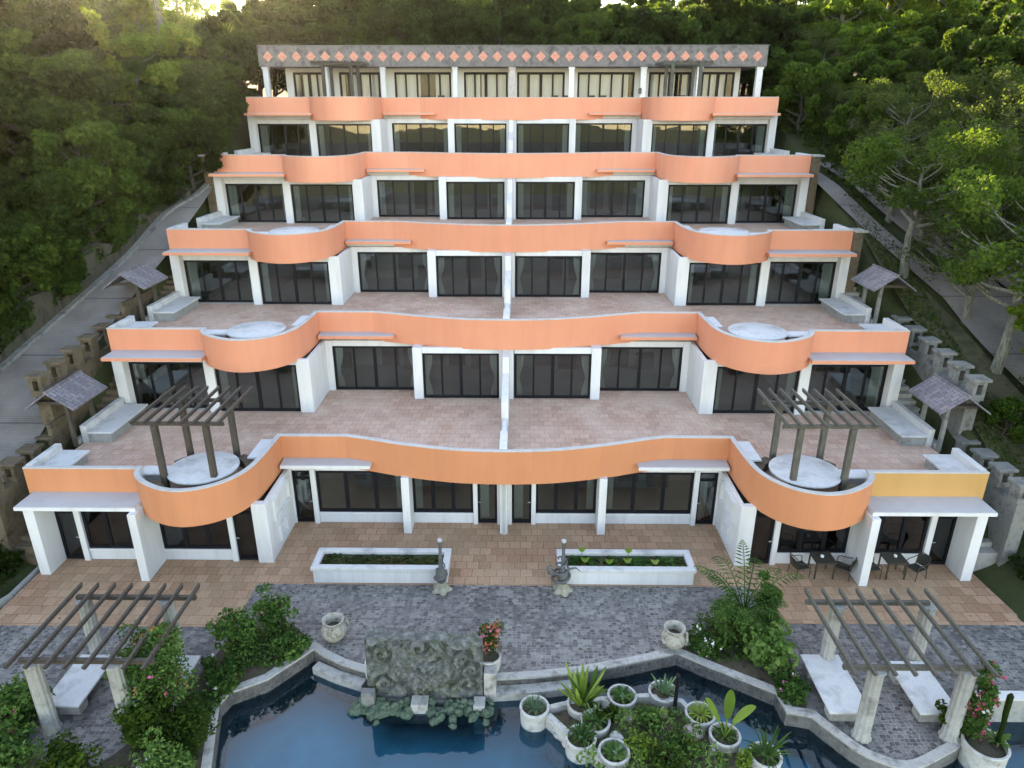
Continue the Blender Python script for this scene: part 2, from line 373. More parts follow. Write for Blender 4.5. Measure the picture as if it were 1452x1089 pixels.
def window(x0, x1, z0, z1, y, panes=4, fm='frame_black', curt=(1, 1), thick=.10, tied=0, glass='window_glass', parts=None, name='window', cw=.36):
    if x0 > x1: x0, x1 = x1, x0
    f = MB(); d0, d1 = y - .05, y + .05
    f.box(x0, x0 + thick, d0, d1, z0, z1); f.box(x1 - thick, x1, d0, d1, z0, z1)
    f.box(x0 + thick, x1 - thick, d0, d1, z1 - thick, z1); f.box(x0 + thick, x1 - thick, d0, d1, z0, z0 + thick * 1.1)
    for i in range(1, panes):
        c = x0 + (x1 - x0) * i / panes
        w = thick * (.75 if (panes == 4 and i == 2) or panes == 3 else .42)
        f.box(c - w, c + w, d0 + .004, d1 - .004, z0 + thick * 1.1, z1 - thick)
    fr = f.build(name, fm, bld)
    MB().box(x0 + thick, x1 - thick, y - .006, y + .006, z0 + thick * 1.1, z1 - thick).build('pane', glass, fr)
    if curt[0]: curtain(fr, x0 + .08, x0 + .08 + cw * curt[0], z0 + .06, z1 - .05, y + .2, tied)
    if curt[1]: curtain(fr, x1 - .08 - cw * curt[1], x1 - .08, z0 + .06, z1 - .05, y + .2, -tied if tied else 0)
    return fr
def door(x0, x1, z0, z1, y, handle_right, fm='frame_black', curt=True):
    if x0 > x1: x0, x1 = x1, x0
    f = MB(); d0, d1 = y - .05, y + .05; t = .085
    f.box(x0, x0 + t, d0, d1, z0, z1); f.box(x1 - t, x1, d0, d1, z0, z1)
    f.box(x0 + t, x1 - t, d0, d1, z1 - .06, z1); f.box(x0 + t, x1 - t, d0, d1, z0, z0 + .12); f.box(x0 + t, x1 - t, d0 + .003, d1 - .003, z0 + 2.0, z0 + 2.09)
    fr = f.build('door', fm, bld)
    MB().box(x0 + t, x1 - t, y - .006, y + .006, z0 + .12, z1 - .06).build('pane', 'window_glass', fr)
    hx = x1 - t / 2 if handle_right else x0 + t / 2
    s = -1 if handle_right else 1
    MB().tube([(hx, y - .05, z0 + 1.0), (hx, y - .10, z0 + 1.0), (hx + s * .11, y - .10, z0 + 1.0)], .018, 6).build('handle', 'lamp_cap', fr)
    if curt: curtain(fr, x0 + .1, x0 + .1 + (x1 - x0) * .45, z0 + .1, z0 + 1.98, y + .2)
    return fr

for k in range(5):
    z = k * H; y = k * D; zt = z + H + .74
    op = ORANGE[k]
    # ---- floor slab of the storey above (its underside is this storey's ceiling), tiled terrace on top
    inner = sh(profile, y)
    pts = inset(inner, .03) + [(-HW + .05, y + 9.9), (HW - .05, y + 9.9)]
    MB().prism(pts, z + 2.56, z + H - .02).build('floor_slab', 'white_paint', bld)
    MB().prism(inset(inner, .10) + [(-HW + .1, y + D + 2.9), (HW - .1, y + D + 2.9)], z + H - .018, z + H).build('terrace_floor', 'terrace_tiles', bld)
    # ---- parapets: two straight wings, two bulges, two recessed runs and the middle bow
    low = z + 2.82
    for s in (1, -1):
        fx = lambda p: [(s * a, b + y) for a, b in p]
        MB().ribbon(fx([(HW, 0), (13.26, 0)]), 0, -s * .13, low, zt - .042).build('parapet', 'ochre_tone' if (k == 0 and s == 1) else op, bld)
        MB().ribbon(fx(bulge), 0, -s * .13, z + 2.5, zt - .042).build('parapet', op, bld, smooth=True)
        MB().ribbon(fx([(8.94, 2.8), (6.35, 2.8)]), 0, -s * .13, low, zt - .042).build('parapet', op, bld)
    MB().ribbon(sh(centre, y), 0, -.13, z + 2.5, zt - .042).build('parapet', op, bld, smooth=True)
    MB().ribbon(inner, -.131, -.16, z + H + .003, zt - .042).build('parapet_lining', 'white_paint', bld)
    MB().ribbon(inner, .012, -.17, zt - .04, zt).build('parapet_cap', 'cap_paint', bld)
    # side parapets over the level's side wall (behind the benches)
    # ---- canopies
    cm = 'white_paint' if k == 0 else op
    for s in (1, -1):
        c = MB(); 
        c.box(s * 12.95, s * 17.28, y - 1.1, y - .002, z + 2.80, z + 2.93).build('canopy', cm, bld)
        MB().box(s * 12.97, s * 17.26, y - 1.08, y - .004, z + 2.932, z + 2.95).build('canopy_top', 'grey_paint', bld)
        q = [(8.85, 2.12), (5.3, 2.12), (5.3, 2.5), (6.35, 2.80), (8.9, 2.80)]
        MB().prism([(s * a, b + y - .003) for a, b in (q if s < 0 else q[::-1])], z + 2.80, z + 2.93).build('canopy', cm, bld)
        q = [(8.84, 2.14), (5.32, 2.14), (5.32, 2.49), (6.35, 2.79), (8.88, 2.79)]
        MB().prism([(s * a, b + y - .003) for a, b in (q if s < 0 else q[::-1])], z + 2.932, z + 2.95).build('canopy_top', 'grey_paint', bld)
    # ---- inside: floor, back wall, cross walls
    zf0, zf1 = (z + .003, z + .012) if k else (.014, .03)
    q = [(HW - .2, .15), (8.78, .15), (8.78, 2.8), (4.2, 2.8), (4.2, 1.8 if k else 2.8), (-4.2, 1.8 if k else 2.8), (-4.2, 2.8), (-8.78, 2.8), (-8.78, .15), (-HW + .2, .15), (-HW + .2, 6.7), (HW - .2, 6.7)]
    MB().prism([(a, b + y) for a, b in q][::-1], zf0, zf1).build('interior_floor', 'interior_floor', bld)
    iw = MB(); iw.box(-HW + .2, HW - .2, y + 6.3, y + 6.45, z, z + 2.55)
    for s in (1, -1):
        iw.box(s * 13.18, s * 13.26, y + .55, y + 6.29, z, z + 2.55); iw.box(s * 4.15, s * 4.22, y + 2.9, y + 6.29, z, z + 2.55)
        iw.box(s * 9.0, s * 9.2, y + 3.2, y + 6.29, z, z + 2.55)
    iw.box(-.06, .06, y + 1.8, y + 6.29, z, z + 2.55)
    iw.build('interior_wall', 'interior_wall', bld)
    fu = MB()
    for cx in (-15.6, -10.6, -6.4, -2.2, 2.4, 6.2, 10.4, 15.2):
        xx = cx + rnd.uniform(-.6, .6); fu.box(xx - .45, xx + .45, y + 6.22, y + 6.295, z + .01, z + 2.1)
        fu.box(xx + .8, xx + 1.7, y + 5.7, y + 6.2, z + .01, z + rnd.choice([.8, 1.9]))
    fu.build('interior_door', 'interior_wood', bld)
    # ---- side walls
    for s in (1, -1):
        MB().box(s * (HW - .2), s * HW, y - .0 if k else -.3, y + 9.9, z - 3.0, z + 2.56).build('side_wall', 'white_paint', bld)
    if k:
        tied = 1 if k <= 2 else 0
        for s in (1, -1):
            w = MB()
            w.box(s * 8.70, s * 9.30, y - .08, y + .12, z, z + 2.55)            # inner corner column
            w.box(s * 8.70, s * 8.86, y + .121, y + 2.85, z, z + 2.55)          # return wall of the bay
            w.box(s * 12.98, s * 13.42, y - .08, y + .5, z, z + 2.55)           # column between the two windows
            w.box(s * 16.98, s * (HW + .03), y - .12, y + .5, z, z + 2.80)      # outer column
            w.box(s * 9.301, s * 12.979, y - .02, y + .18, z + 2.27, z + 2.55); w.box(s * 13.421, s * 16.979, y + .3, y + .5, z + 2.27, z + 2.55)
            w.box(s * 8.38, s * 8.699, y + 2.62, y + 2.85, z, z + 2.55)         # recess jamb
            w.box(s * 3.94, s * 4.38, y + 1.58, y + 2.85, z, z + 2.55)          # recess column
            w.box(s * 4.381, s * 8.379, y + 2.66, y + 2.85, z + 2.27, z + 2.55); w.box(s * .35, s * 3.939, y + 1.64, y + 1.84, z + 2.27, z + 2.55)
            w.build('facade_wall', 'white_paint', bld, bevel=.012)
            window(s * 9.30, s * 12.98, z + .02, z + 2.27, y + .08, tied=0, curt=(.9, .7) if s < 0 else (.7, .9))
            window(s * 13.42, s * 16.98, z + .02, z + 2.27, y + .4, tied=0, curt=(1.3, .6) if s < 0 else (.6, 1.3))
            window(s * 4.38, s * 8.38, z + .02, z + 2.27, y + 2.75, tied=tied)
            window(s * .36, s * 3.94, z + .02, z + 2.27, y + 1.75, tied=tied)
        # divider between the two middle flats: full pier, tall shoulder wall, low wall, end block
        dv = MB(); dx = -.02
        dv.box(dx - .34, dx + .34, y + 1.60, y + 1.85, z, z + 2.55)
        dv.box(dx - .15, dx + .15, y + .45, y + 1.599, z, z + 2.5)
        dv.hexa([(dx - .15, y - 2.0, z), (dx + .15, y - 2.0, z), (dx + .15, y + .449, z), (dx - .15, y + .449, z)],
                [(dx - .15, y - 2.0, z + 1.35), (dx + .15, y - 2.0, z + 1.35), (dx + .15, y + .449, z + 1.75), (dx - .15, y + .449, z + 1.75)])
        dv.box(dx - .09, dx + .09, y - 3.6, y - 2.001, z, z + .62)
        dv.box(dx - .15, dx + .15, y - 5.12, y - 3.601, z, z + .80)
        dv.build('divider_wall', 'white_paint', bld, bevel=.012)
    else:
        for s in (1, -1):
            w = MB()
            w.box(s * 16.7, s * 17.08, -.98, .10, 0, 2.80)                     # outer wing wall
            w.box(s * 15.72, s * 15.94, -.10, .12, 0, 2.55); w.box(s * 12.86, s * 13.16, -1.33, .14, 0, 2.80)
            w.box(s * 10.06, s * 10.26, -.10, .12, 0, 2.55); w.box(s * 8.70, s * 9.26, -.16, .12, 0, 2.55)
            w.box(s * 8.70, s * 8.86, .121, 2.85, 0, 2.55)
            for a, b in ((13.161, 15.719), (10.261, 12.859)):
                w.box(s * a, s * b, .0, .12, 0, .40); w.box(s * a, s * b, -.05, .125, .402, .50)
            w.box(s * 15.941, s * 16.699, 0, .14, 2.45, 2.55); w.box(s * 13.161, s * 15.719, 0, .14, 2.45, 2.55); w.box(s * 10.261, s * 12.859, 0, .14, 2.45, 2.55); w.box(s * 9.261, s * 10.059, 0, .14, 2.45, 2.55)
            w.box(s * 8.62, s * 8.699, 2.6, 2.85, 0, 2.55); w.box(s * 7.66, s * 7.86, 2.56, 2.8, 0, 2.55)
            w.box(s * 3.75, s * 4.06, 1.86, 2.85, 0, 2.55)
            w.box(s * 1.10, s * 1.28, 2.58, 2.8, 0, 2.55)
            for a, b in ((4.061, 7.659), (1.281, 3.749)):
                w.box(s * a, s * b, 2.68, 2.8, 0, .40); w.box(s * a, s * b, 2.63, 2.805, .402, .50); w.box(s * a, s * b, 2.68, 2.8, 2.42, 2.55)
            w.box(s * 7.861, s * 8.619, 2.68, 2.8, 2.42, 2.55); w.box(s * .30, s * 1.099, 2.68, 2.8, 2.42, 2.55)
            w.build('facade_wall', 'white_paint', bld, bevel=.012)
            # niches in the bay's return wall: proud frames
            nw = MB(); xa, xb = s * 8.60, s * 8.699
            for (y0, y1, z0, z1) in ((.45, 2.2, 1.45, 2.35), (.75, 1.6, .35, 1.05)):
                nw.box(xa, xb, y0, y1, z0, z0 + .09); nw.box(xa, xb, y0, y1, z1 - .09, z1); nw.box(xa, xb, y0, y0 + .09, z0 + .091, z1 - .091); nw.box(xa, xb, y1 - .09, y1, z0 + .091, z1 - .091)
            nw.build('niche_frame', 'white_paint', bld)
            door(s * 15.94, s * 16.70, .02, 2.45, .05, s < 0); window(s * 13.16, s * 15.72, .50, 2.45, .06, 3, curt=(0, 0))
            window(s * 10.26, s * 12.86, .50, 2.45, .06, 3, curt=(1.2, 0) if s < 0 else (0, 1.2)); door(s * 9.26, s * 10.06, .02, 2.45, .05, s > 0)
            door(s * 7.86, s * 8.62, .02, 2.42, 2.74, s < 0); window(s * 4.06, s * 7.66, .50, 2.42, 2.74, 3, curt=(0, .9) if s < 0 else (.9, 0))
            window(s * 1.28, s * 3.75, .50, 2.42, 2.74, 3, curt=(.8, 0) if s < 0 else (0, .8)); door(s * .30, s * 1.10, .02, 2.42, 2.74, s > 0)
        MB().box(-.30, .30, 1.95 + .6, 2.85, 0, 2.55).box(-.17, .13, 1.90, 2.549, 0, 2.55).build('facade_wall', 'white_paint', bld, bevel=.012)
        MB().box(-8.2, -8.06, 2.45, 2.6, 2.1, 2.42).build('wall_lamp', 'frame_black', bld)

# ---- top storey: veranda with columns under a stone fascia with pink diamonds
zT, yT = 5 * H, 5 * D - 6.8
rf = MB().box(-17.22, 17.22, 29.95, 37.0, 18.67, 19.95).build('roof', 'fascia_stone', bld)
MB().box(-17.26, 17.26, 29.91, 37.02, 19.952, 20.0).build('roof_edge', 'grey_stone', rf)
nd = 35
for i in range(nd):
    cx = -16.55 + 33.1 * i / (nd - 1); r = .33
    m = MB(); yy = 29.948
    def dia(rr, y0, y1, zc=19.3): m.hexa([(cx - rr, y1, zc), (cx, y1, zc - rr), (cx + rr, y1, zc), (cx, y1, zc + rr)], [(cx - rr, y0, zc), (cx, y0, zc - rr), (cx + rr, y0, zc), (cx, y0, zc + rr)])
    dia(r, yy - .03, yy); dia(r * .45, yy - .045, yy - .031)
    m.build('diamond_tile', 'diamond_pink', rf)
for i in range(nd + 1):
    pass
for x, mt, w in ((-16.9, 'white_paint', .36), (-12.8, 'white_paint', .36), (-8.85, 'white_paint', .32), (-3.9, 'white_paint', .32), (.02, 'mosaic_dark', .42), (4.08, 'mosaic_pale', .36), (9.0, 'mosaic_pale', .38), (12.8, 'mosaic_pale', .36), (16.88, 'mosaic_pale', .4)):
    c = MB().box(x - w / 2, x + w / 2, 30.1, 30.1 + w, zT, 18.52).box(x - w / 2 - .04, x + w / 2 + .04, 30.06, 30.14 + w, 18.522, 18.668).build('column', mt, bld, bevel=.015)
    if x == 9.0: MB().box(x - .32, x - .1, 29.95, 30.06, 16.95, 17.25).lathe([(.08, 0), (.11, .04), (.02, .1)], x - .2, 30.0, 17.25, 8).build('lantern', 'bronze_stone', c)
vw = MB()
edges = [(-15.45, -13.2), (-12.2, -9.3), (-8.3, -4.3), (-3.4, -.3), (.35, 3.7), (4.6, 8.6), (9.6, 12.6), (13.3, 15.6)]
prev = -15.95
for a, b in edges:
    vw.box(prev, a - .001, 31.5, 31.75, zT, 18.4); prev = b + .001
vw.box(prev, 15.95, 31.5, 31.75, zT, 18.4); vw.box(-15.95, 15.95, 31.5, 31.75, 18.401, 18.66)
vw.box(-15.95, -15.7, 31.751, 37, zT, 18.66).box(15.7, 15.95, 31.751, 37, zT, 18.66)
vw.box(-15.7, 15.7, 36.8, 36.99, zT, 18.66)
vw.build('veranda_wall', 'cream_paint', bld)
MB().box(-17, 17, 27.2 + 3.0, 37, zT - .3, zT + .004).build('veranda_floor', 'interior_floor', bld)
for i, (a, b) in enumerate(edges):
    fr = window(a, b, zT + .02, 18.38, 31.6, 5 if b - a > 3.5 else 4, fm='frame_brown', curt=(0, 0), thick=.14, glass='clear_glass')
    w = (b - a)
    gaps = {0: (.0, .28), 2: (.45, .72), 3: (.36, .4), 6: (.62, .78), 7: (.8, 1.0), 5: (.9, 1.0), 1: (.1, .3), 4: (.2, .27)}.get(i, (0, 0))
    curtain(fr, a + .1, a + w * max(gaps[0], .12), zT + .1, 18.3, 31.8); curtain(fr, a + w * gaps[1], b - .1 if gaps[1] < .95 else b - .05, zT + .1, 18.3, 31.8)
MB().box(-15.7, 15.7, 34.5, 34.6, zT, 18.66).build('interior_wall', 'interior_wood', bld)
# ------------------------------------------------------------------ furniture of the terraces
def pergola_frame(t, x0, x1, y0, y1, zb, zt, posts, mat, nraf, raf, beam_over=.5, post_w=.2, fluted=False, pm=None, z_base=None):
    for i, (x, y) in enumerate(posts):
        if fluted:
            m = MB(); n = 16; pr = []
            m.lathe([(.25, zb), (.25, zb + .1), (.20, zb + .16), (.19, zt - .12), (.23, zt - .06), (.23, zt - .001)], x, y, 0, 60, wob=lambda a, z: .06 * math.cos(a * 10))
            m.build('post', pm, t, smooth=True)
        else:
            MB().box(x - post_w / 2, x + post_w / 2, y - post_w / 2, y + post_w / 2, z_base or zb, zt - .001).build('post', pm or mat, t, bevel=.012)
    for y in sorted(set(p[1] for p in posts)):
        MB().box(x0, x1, y - .06, y + .06, zt, zt + .13).build('beam', mat, t, bevel=.01)
    for i in range(nraf):
        x = raf[0] + (raf[1] - raf[0]) * i / (nraf - 1)
        m = MB(); a, b = y0, y1
        m.hexa([(x - .035, a + .06, zt + .132), (x + .035, a + .06, zt + .132), (x + .035, b - .06, zt + .132), (x - .035, b - .06, zt + .132)],
               [(x - .035, a, zt + .25), (x + .035, a, zt + .25), (x + .035, b, zt + .25), (x - .035, b, zt + .25)])
        m.build('rafter', mat, t)
for k, s in ((1, -1), (1, 1), (5, -1), (5, 1)):
    z = k * H; y = (k - 1) * D; side = 'left' if s < 0 else 'right'
    t = thing('pergola', f'dark timber pergola of four posts over the {side} round table on the {TERR[k-1]} terrace', 'pergola', (s * 11.25, y + .8, z), 'timber pergolas on the terraces')
    px = [(s * 12.1, y - .35), (s * 10.3, y - .35), (s * 12.1, y + 1.75), (s * 10.3, y + 1.75)]
    pergola_frame(t, s * 11.25 - 1.6, s * 11.25 + 1.6, y - .65, y + 2.75, z, z + 2.62, px, 'dark_wood' if s < 0 else 'olive_wood', 8, (s * 11.25 - 1.5, s * 11.25 + 1.5), z_base=z + .01)
for k in (1, 2, 3):
    z = k * H; y = (k - 1) * D
    for s in (-1, 1):
        side = 'left' if s < 0 else 'right'; cx, cy = s * 11.0, y + .38
        t = thing('round_table', f'round white stone table in the {side} balcony bulge of the {TERR[k-1]} terrace', 'table', (cx, cy, z), 'round stone tables on the terraces')
        MB().lathe([(.02, .52), (1.20, .52), (1.25, .55), (1.25, .60), (1.22, .62), (.02, .62)], cx, cy, z, 48).build('table_top', 'pale_stone', t, smooth=True)
        MB().lathe([(.45, .0), (.45, .08), (.3, .14), (.3, .45), (.42, .518)], cx, cy, z, 24).build('pedestal', 'concrete', t, smooth=True)
        angs = [(200, 245), (255, 300), (310, 350), (20, 60), (110, 150)] if k == 1 else [(70, 92), (165, 187), (350, 372), (255, 277)]
        for j, (a0, a1) in enumerate(angs):
            if s > 0: a0, a1 = 180 - a1, 180 - a0
            pos = ['nearest the parapet', 'beside the parapet', 'next to the inner post', 'behind the table', 'on the far side'][j] if k == 1 else ['behind it', 'on its left', 'on its right', 'before it'][j]
            arc = [(cx + 1.62 * math.cos(R(a0 + (a1 - a0) * q / 8)), cy + 1.62 * math.sin(R(a0 + (a1 - a0) * q / 8))) for q in range(9)]
            mid = arc[4]
            st = thing('curved_stool', f'curved {"dark" if k == 1 else "pale"} stool {pos} at the {side} round table, {TERR[k-1]} terrace', 'stool', (mid[0], mid[1], z), 'stone stools round the terrace tables')
            MB().ribbon(arc, -.15, .19, z + .002, z + .30).build('base', 'brown_stone' if k == 1 else 'grey_stone', st)
            MB().ribbon(arc, -.17, .21, z + .302, z + .36).build('seat', 'brown_stone' if k == 1 else 'concrete', st)
        # small fixed corner seat where the parapet curves back
        for (ax, ay, w, d, word) in ((9.42, 2.15, .34, .8, 'inner'), (12.75, .35, .55, .3, 'outer')):
            t = thing('corner_seat', f'small white block seat against the {word} curve of the {side} parapet on the {TERR[k-1]} terrace', 'seat', (s * ax, y + ay, z), 'block seats against the curved parapets')
            MB().box(s * (ax - w), s * (ax + w), y + ay - d, y + ay + d, z + .42, z + .50).build('seat', 'white_paint', t, bevel=.01)
            MB().box(s * (ax - w + .12), s * (ax + w - .12), y + ay - d + .1, y + ay + d - .1, z + .001, z + .419).build('base', 'concrete', t)
# ---- benches along the side edges of each terrace, tiled gates between them
for k in (1, 2, 3, 4):
    z = k * H; y = (k - 1) * D
    for s in (-1, 1):
        side = 'left' if s < 0 else 'right'
        for (ya, yb, word) in ((.18, 1.95, 'in the front corner'), (3.55, 6.55, 'beside the windows')):
            t = thing('stone_bench', f'pale stone bench {word} on the {side} edge of the {TERR[k-1]} terrace', 'bench', (s * 16.8, y + (ya + yb) / 2, z), 'stone benches on the terrace edges')
            MB().box(s * 16.12, s * 17.18, y + ya, y + yb, z + .40, z + .48).build('seat', 'pale_stone', t, bevel=.012)
            MB().box(s * 16.24, s * 17.18, y + ya + .08, y + yb - .06, z + .001, z + .399).build('base', 'concrete', t)
            MB().box(s * 17.181, s * 17.42, y + ya, y + yb, z + .001, z + .76).build('backrest', 'pale_stone', t, bevel=.012)
        if k < 4:
            ya, yb = y + 2.8, y + 5.25; xc = s * 17.95
            if k == 3: continue
            t = thing('tile_roofed_gate', f'small wooden gateway with grey shingle gable roof on the {side} edge of the {TERR[k-1]} terrace', 'gate', (xc, y + 3.9, z), 'shingle roofed gateways of the terraces')
            r = MB(); zr, ze, wv = z + 2.5, z + 1.82, .98
            for q in (-1, 1):
                r.hexa([(xc, ya, zr - .07), (xc + q * wv, ya, ze - .07), (xc + q * wv, yb, ze - .07), (xc, yb, zr - .07)], [(xc, ya, zr), (xc + q * wv, ya, ze), (xc + q * wv, yb, ze), (xc, yb, zr)])
            r.build('roof', 'slate_shingles', t)
            MB().box(xc - .05, xc + .05, ya - .02, yb + .02, zr - .02, zr + .05).build('ridge', 'slate_shingles', t)
            for yy in (ya + .42, yb - .55):
                MB().box(xc - s * .45 - .07, xc - s * .45 + .07, yy - .07, yy + .07, z + .001, ze + .2).build('post', 'dark_wood' if s < 0 else 'grey_stone', t)
                MB().beam((xc - .7, yy, ze + .1), (xc + .7, yy, ze + .1), .1, .12).build('tie_beam', 'dark_wood', t)
            if s < 0: MB().box(xc - .42, xc - .25, ya + .2, yb + .5, z - .9, z + 1.05).build('stone_panel', 'brown_stone', t)
            MB().box(xc - s * .5, xc - s * .3, ya + .5, yb - .65, z - .001 + .002, z + .22).build('threshold', 'concrete', t)
# ---- side stairs: retaining wall with crenellated piers
def pier(t, x, y, z, h, mat):
    p = MB(); w = .25
    p.box(x - w, x - w + .14, y - w, y + w, z, z + h); p.box(x + w - .14, x + w, y - w, y + w, z, z + h)
    p.box(x - w + .1401, x + w - .1401, y - w, y + w, z, z + h * .3); p.box(x - w + .1401, x + w - .1401, y - w, y + w, z + h * .85, z + h)
    o = p.build('pier', mat, t)
    MB().box(x - .36, x + .36, y - .34, y + .34, z + h + .001, z + h + .11).build('cap', 'grey_stone' if mat == 'grey_stone' else 'brown_stone', o, bevel=.01)

for s in (-1, 1):
    side = 'left' if s < 0 else 'right'; mat = 'brown_stone' if s < 0 else 'grey_stone'
    t = thing('crenellated_wall', f'{"brown mossy" if s < 0 else "grey"} stone wall with four piers at the front {side} corner of the lowest terrace', 'wall', (s * 18.5, 1.5, 2), 'crenellated walls of the side stairs')
    MB().box(s * 18.25, s * 18.75, -.6, 3.5, .0, 3.0).build('wall', mat, t)
    for y in (-.3, .85, 2.0, 3.15): pier(t, s * 18.5, y, 3.001, .65, mat)
    t = thing('crenellated_wall', f'{"brown mossy" if s < 0 else "grey"} sloping stone wall with windowed piers beside the {side} end of the second storey', 'wall', (s * 18.6, 6.5, 5), 'crenellated walls of the side stairs')
    ys = [3.55, 4.78, 6.0, 7.25, 8.5, 9.75]
    w = MB(); zz = lambda y: 5.35 + (y - 3.5) * .11
    w.hexa([(s * 18.35, 3.51, 2.0), (s * 18.85, 3.51, 2.0), (s * 18.85, 10.1, 2.0), (s * 18.35, 10.1, 2.0)][::s], [(s * 18.35, 3.51, zz(3.5)), (s * 18.85, 3.51, zz(3.5)), (s * 18.85, 10.1, zz(10.1)), (s * 18.35, 10.1, zz(10.1))][::s])
    w.build('wall', mat, t)
    for y in ys: pier(t, s * 18.6, y, zz(y) - .02, .8, mat)
    for kk, (yy, zb) in ((3, (12.9, 10.35)), (4, (19.6, 13.55))):
        if kk == 3 and s < 0: continue
        t = thing('stone_pier', f'{"brown" if s < 0 else "grey"} square pier with a flat slab cap at the {side} corner of the {TERR[kk-1]} terrace', 'pier', (s * 17.95, yy + 1, zb - 2.5), 'slab capped corner piers')
        MB().box(s * 17.44, s * 17.86, yy + .5, yy + 1.2, zb - 3.9, zb - .1).build('shaft', 'brown_stone', t)  # dark shaft added; its tone stands in for the shadowed gap below the cap
        MB().box(s * 17.43, s * 18.0, yy + .35, yy + 1.35, zb - .098, zb + .0).build('cap', 'concrete', t, bevel=.01)
    # stairs climbing between the building and the wall
    t = thing('side_stair', f'{"mossy brown" if s < 0 else "grey"} stone stair climbing along the {side} side of the building', 'stairs', (s * 17.9, 6, 3), 'stone stairs beside the building')
    st = MB()
    for i in range(40):
        y0 = -.4 + i * .4; z0 = max(0.2, .47 * y0 + 1.0)
        st.box(s * 17.46, s * 18.24, y0, y0 + .399, z0 - 1.2, z0)
    st.build('steps', 'brown_stone' if s < 0 else 'concrete', t)
# ------------------------------------------------------------------ ground, roads, pool
far = [(-23.6, -3.5), (-22.9, 2), (-22.1, 6.1), (-20.95, 9.7), (-20.3, 11.7), (-19.55, 14.2), (-19.0, 17.4), (-17.9, 19.2), (-17.45, 21)]
def far_x(y):
    for i in range(len(far) - 1):
        if far[i][1] <= y <= far[i + 1][1]:
            q = (y - far[i][1]) / (far[i + 1][1] - far[i][1]); return far[i][0] + (far[i + 1][0] - far[i][0]) * q
    return -24.6 if y < 0 else -17.45 - (y - 22) * .4
def slope(x, y):
    if y < 20: z = .47 * y + 2.26
    elif y < 32: z = 11.66 + .33 * (y - 20)
    else: z = 15.62 + .10 * (y - 32)
    return z
def sstep(a, b, x):
    t = min(1, max(0, (x - a) / (b - a))); return t * t * (3 - 2 * t)
def T(x, y):
    ax = abs(x)
    if ax < 17.3 and -20 < y < 31: return -3.0
    z = slope(x, y)
    if y < 2:
        k = sstep(17.5, 20.5, ax); k = k + (1 - k) * sstep(-.2, 1.2, y)
        z = max(z, -.05 * max(0, -y)) * k - (1 - k) * .12
    if y < -2: z = max(z, -.12)
    if ax < 18.5 and y < 31 and y > .5: z -= 1.7
    d = far_x(y) - x
    if x < -17.4 and d > .5: z += 1.5 * sstep(.8, 1.9, d) * sstep(-4, 6, y) * (1 - sstep(16, 24, y)) + .16 * max(0, d - 1) * sstep(-6, 6, y)
    if x > 27: z += .05 * (x - 27)
    if y > 40: z += .05 * (y - 40) * sstep(10, 40, ax)
    if y < -16: z = -2.5 - .05 * (-16 - y) if y > -140 else -8.7
    if y < -240: z = -8.7 + (6 + 5 * math.sin(x * .021 + 1) + 4 * math.sin(x * .05)) * sstep(-240, -480, y)  # unseen hills behind the camera, added and shaped for the window reflections
    return z
def bump(x, y): return .16 * math.sin(x * 1.3 + y * .7) * math.sin(y * 1.1 - x * .4) + .1 * math.sin(x * 2.9) * math.sin(y * 2.3 + 1)
def on_left_road(x, y): return far_x(y) - 1.2 < x < -18.2 and -4 < y < 24
xs = [-600, -480, -400, -330, -270, -230, -200, -170, -140, -110, -90, -75] + [-64 + i * 2 for i in range(17)] + [-31 + i for i in range(7)] + [-24.6, -23.4, -22.5, -21.5, -20.5, -19.5, -18.8, -18.5, -18.0, -17.5, -17.3] + [-14, -10, -5, 0]
xs = sorted(set(xs + [-x for x in xs]))
ys = [-700, -500, -350, -250, -180, -140, -100, -70, -50, -36, -28, -22, -18, -16.2, -16] + [-15 + i for i in range(60)] + [46, 48, 52, 56, 62, 70, 80, 95, 120, 160]
ys = sorted(set(ys + [.5, 31.2, -.5, 1.5]))
vs, fs = [], []
for y in ys:
    for x in xs:
        z = T(x, y)
        if abs(x) < 17.4 and -16 <= y < 0: z = -3
        elif not on_left_road(x, y) and z > -1: z += bump(x, y)
        vs.append((x, y, z))
n = len(xs)
for j in range(len(ys) - 1):
    for i in range(n - 1): fs.append((j * n + i, j * n + i + 1, (j + 1) * n + i + 1, (j + 1) * n + i))
g = MB().add(vs, fs).build('hillside_ground', 'hill_ground', smooth=True); struct(g)

# ---- left access road, gutter kerb and retaining wall
def strip(name, mat, left, right, dz, kind='structure', n=5, zf=None):
    a, b = catmull(left, n), catmull(right, n); m = MB(); vs = []
    zf = zf or slope
    for p, q in zip(a, b):
        for f in (0, .33, .67, 1):
            x, y = p[0] + (q[0] - p[0]) * f, p[1] + (q[1] - p[1]) * f; vs.append((x, y, zf(x, y) + dz))
    nn = len(a)
    m.add(vs, [(4 * i + j, 4 * i + j + 1, 4 * i + j + 5, 4 * i + j + 4) for i in range(nn - 1) for j in range(3)])
    o = m.build(name, mat, smooth=True); o['kind'] = kind; return o
near = [(-19.2, -2.2), (-18.76, 2), (-18.76, 6.6), (-18.5, 9.4), (-18.2, 11.7), (-17.8, 14.2), (-17.6, 17.0), (-17.45, 18.6), (-17.42, 20.5)]
zr = lambda x, y: slope(x, y) if y > 0 else max(slope(x, y), 0)
strip('access_road', 'road_concrete', far, near, .10, zf=zr)
fc = catmull(far, 5)
kb = MB().ribbon(fc, .02, .34, [zr(x, y) - .3 for x, y in fc], [zr(x, y) + .24 for x, y in fc]).build('road_kerb', 'grey_stone'); struct(kb)
t = thing('retaining_wall', 'dark mossy stone retaining wall below the trees along the left road', 'wall', (-22.5, 8, 6.5))
fw = [p for p in fc if p[1] < 19]
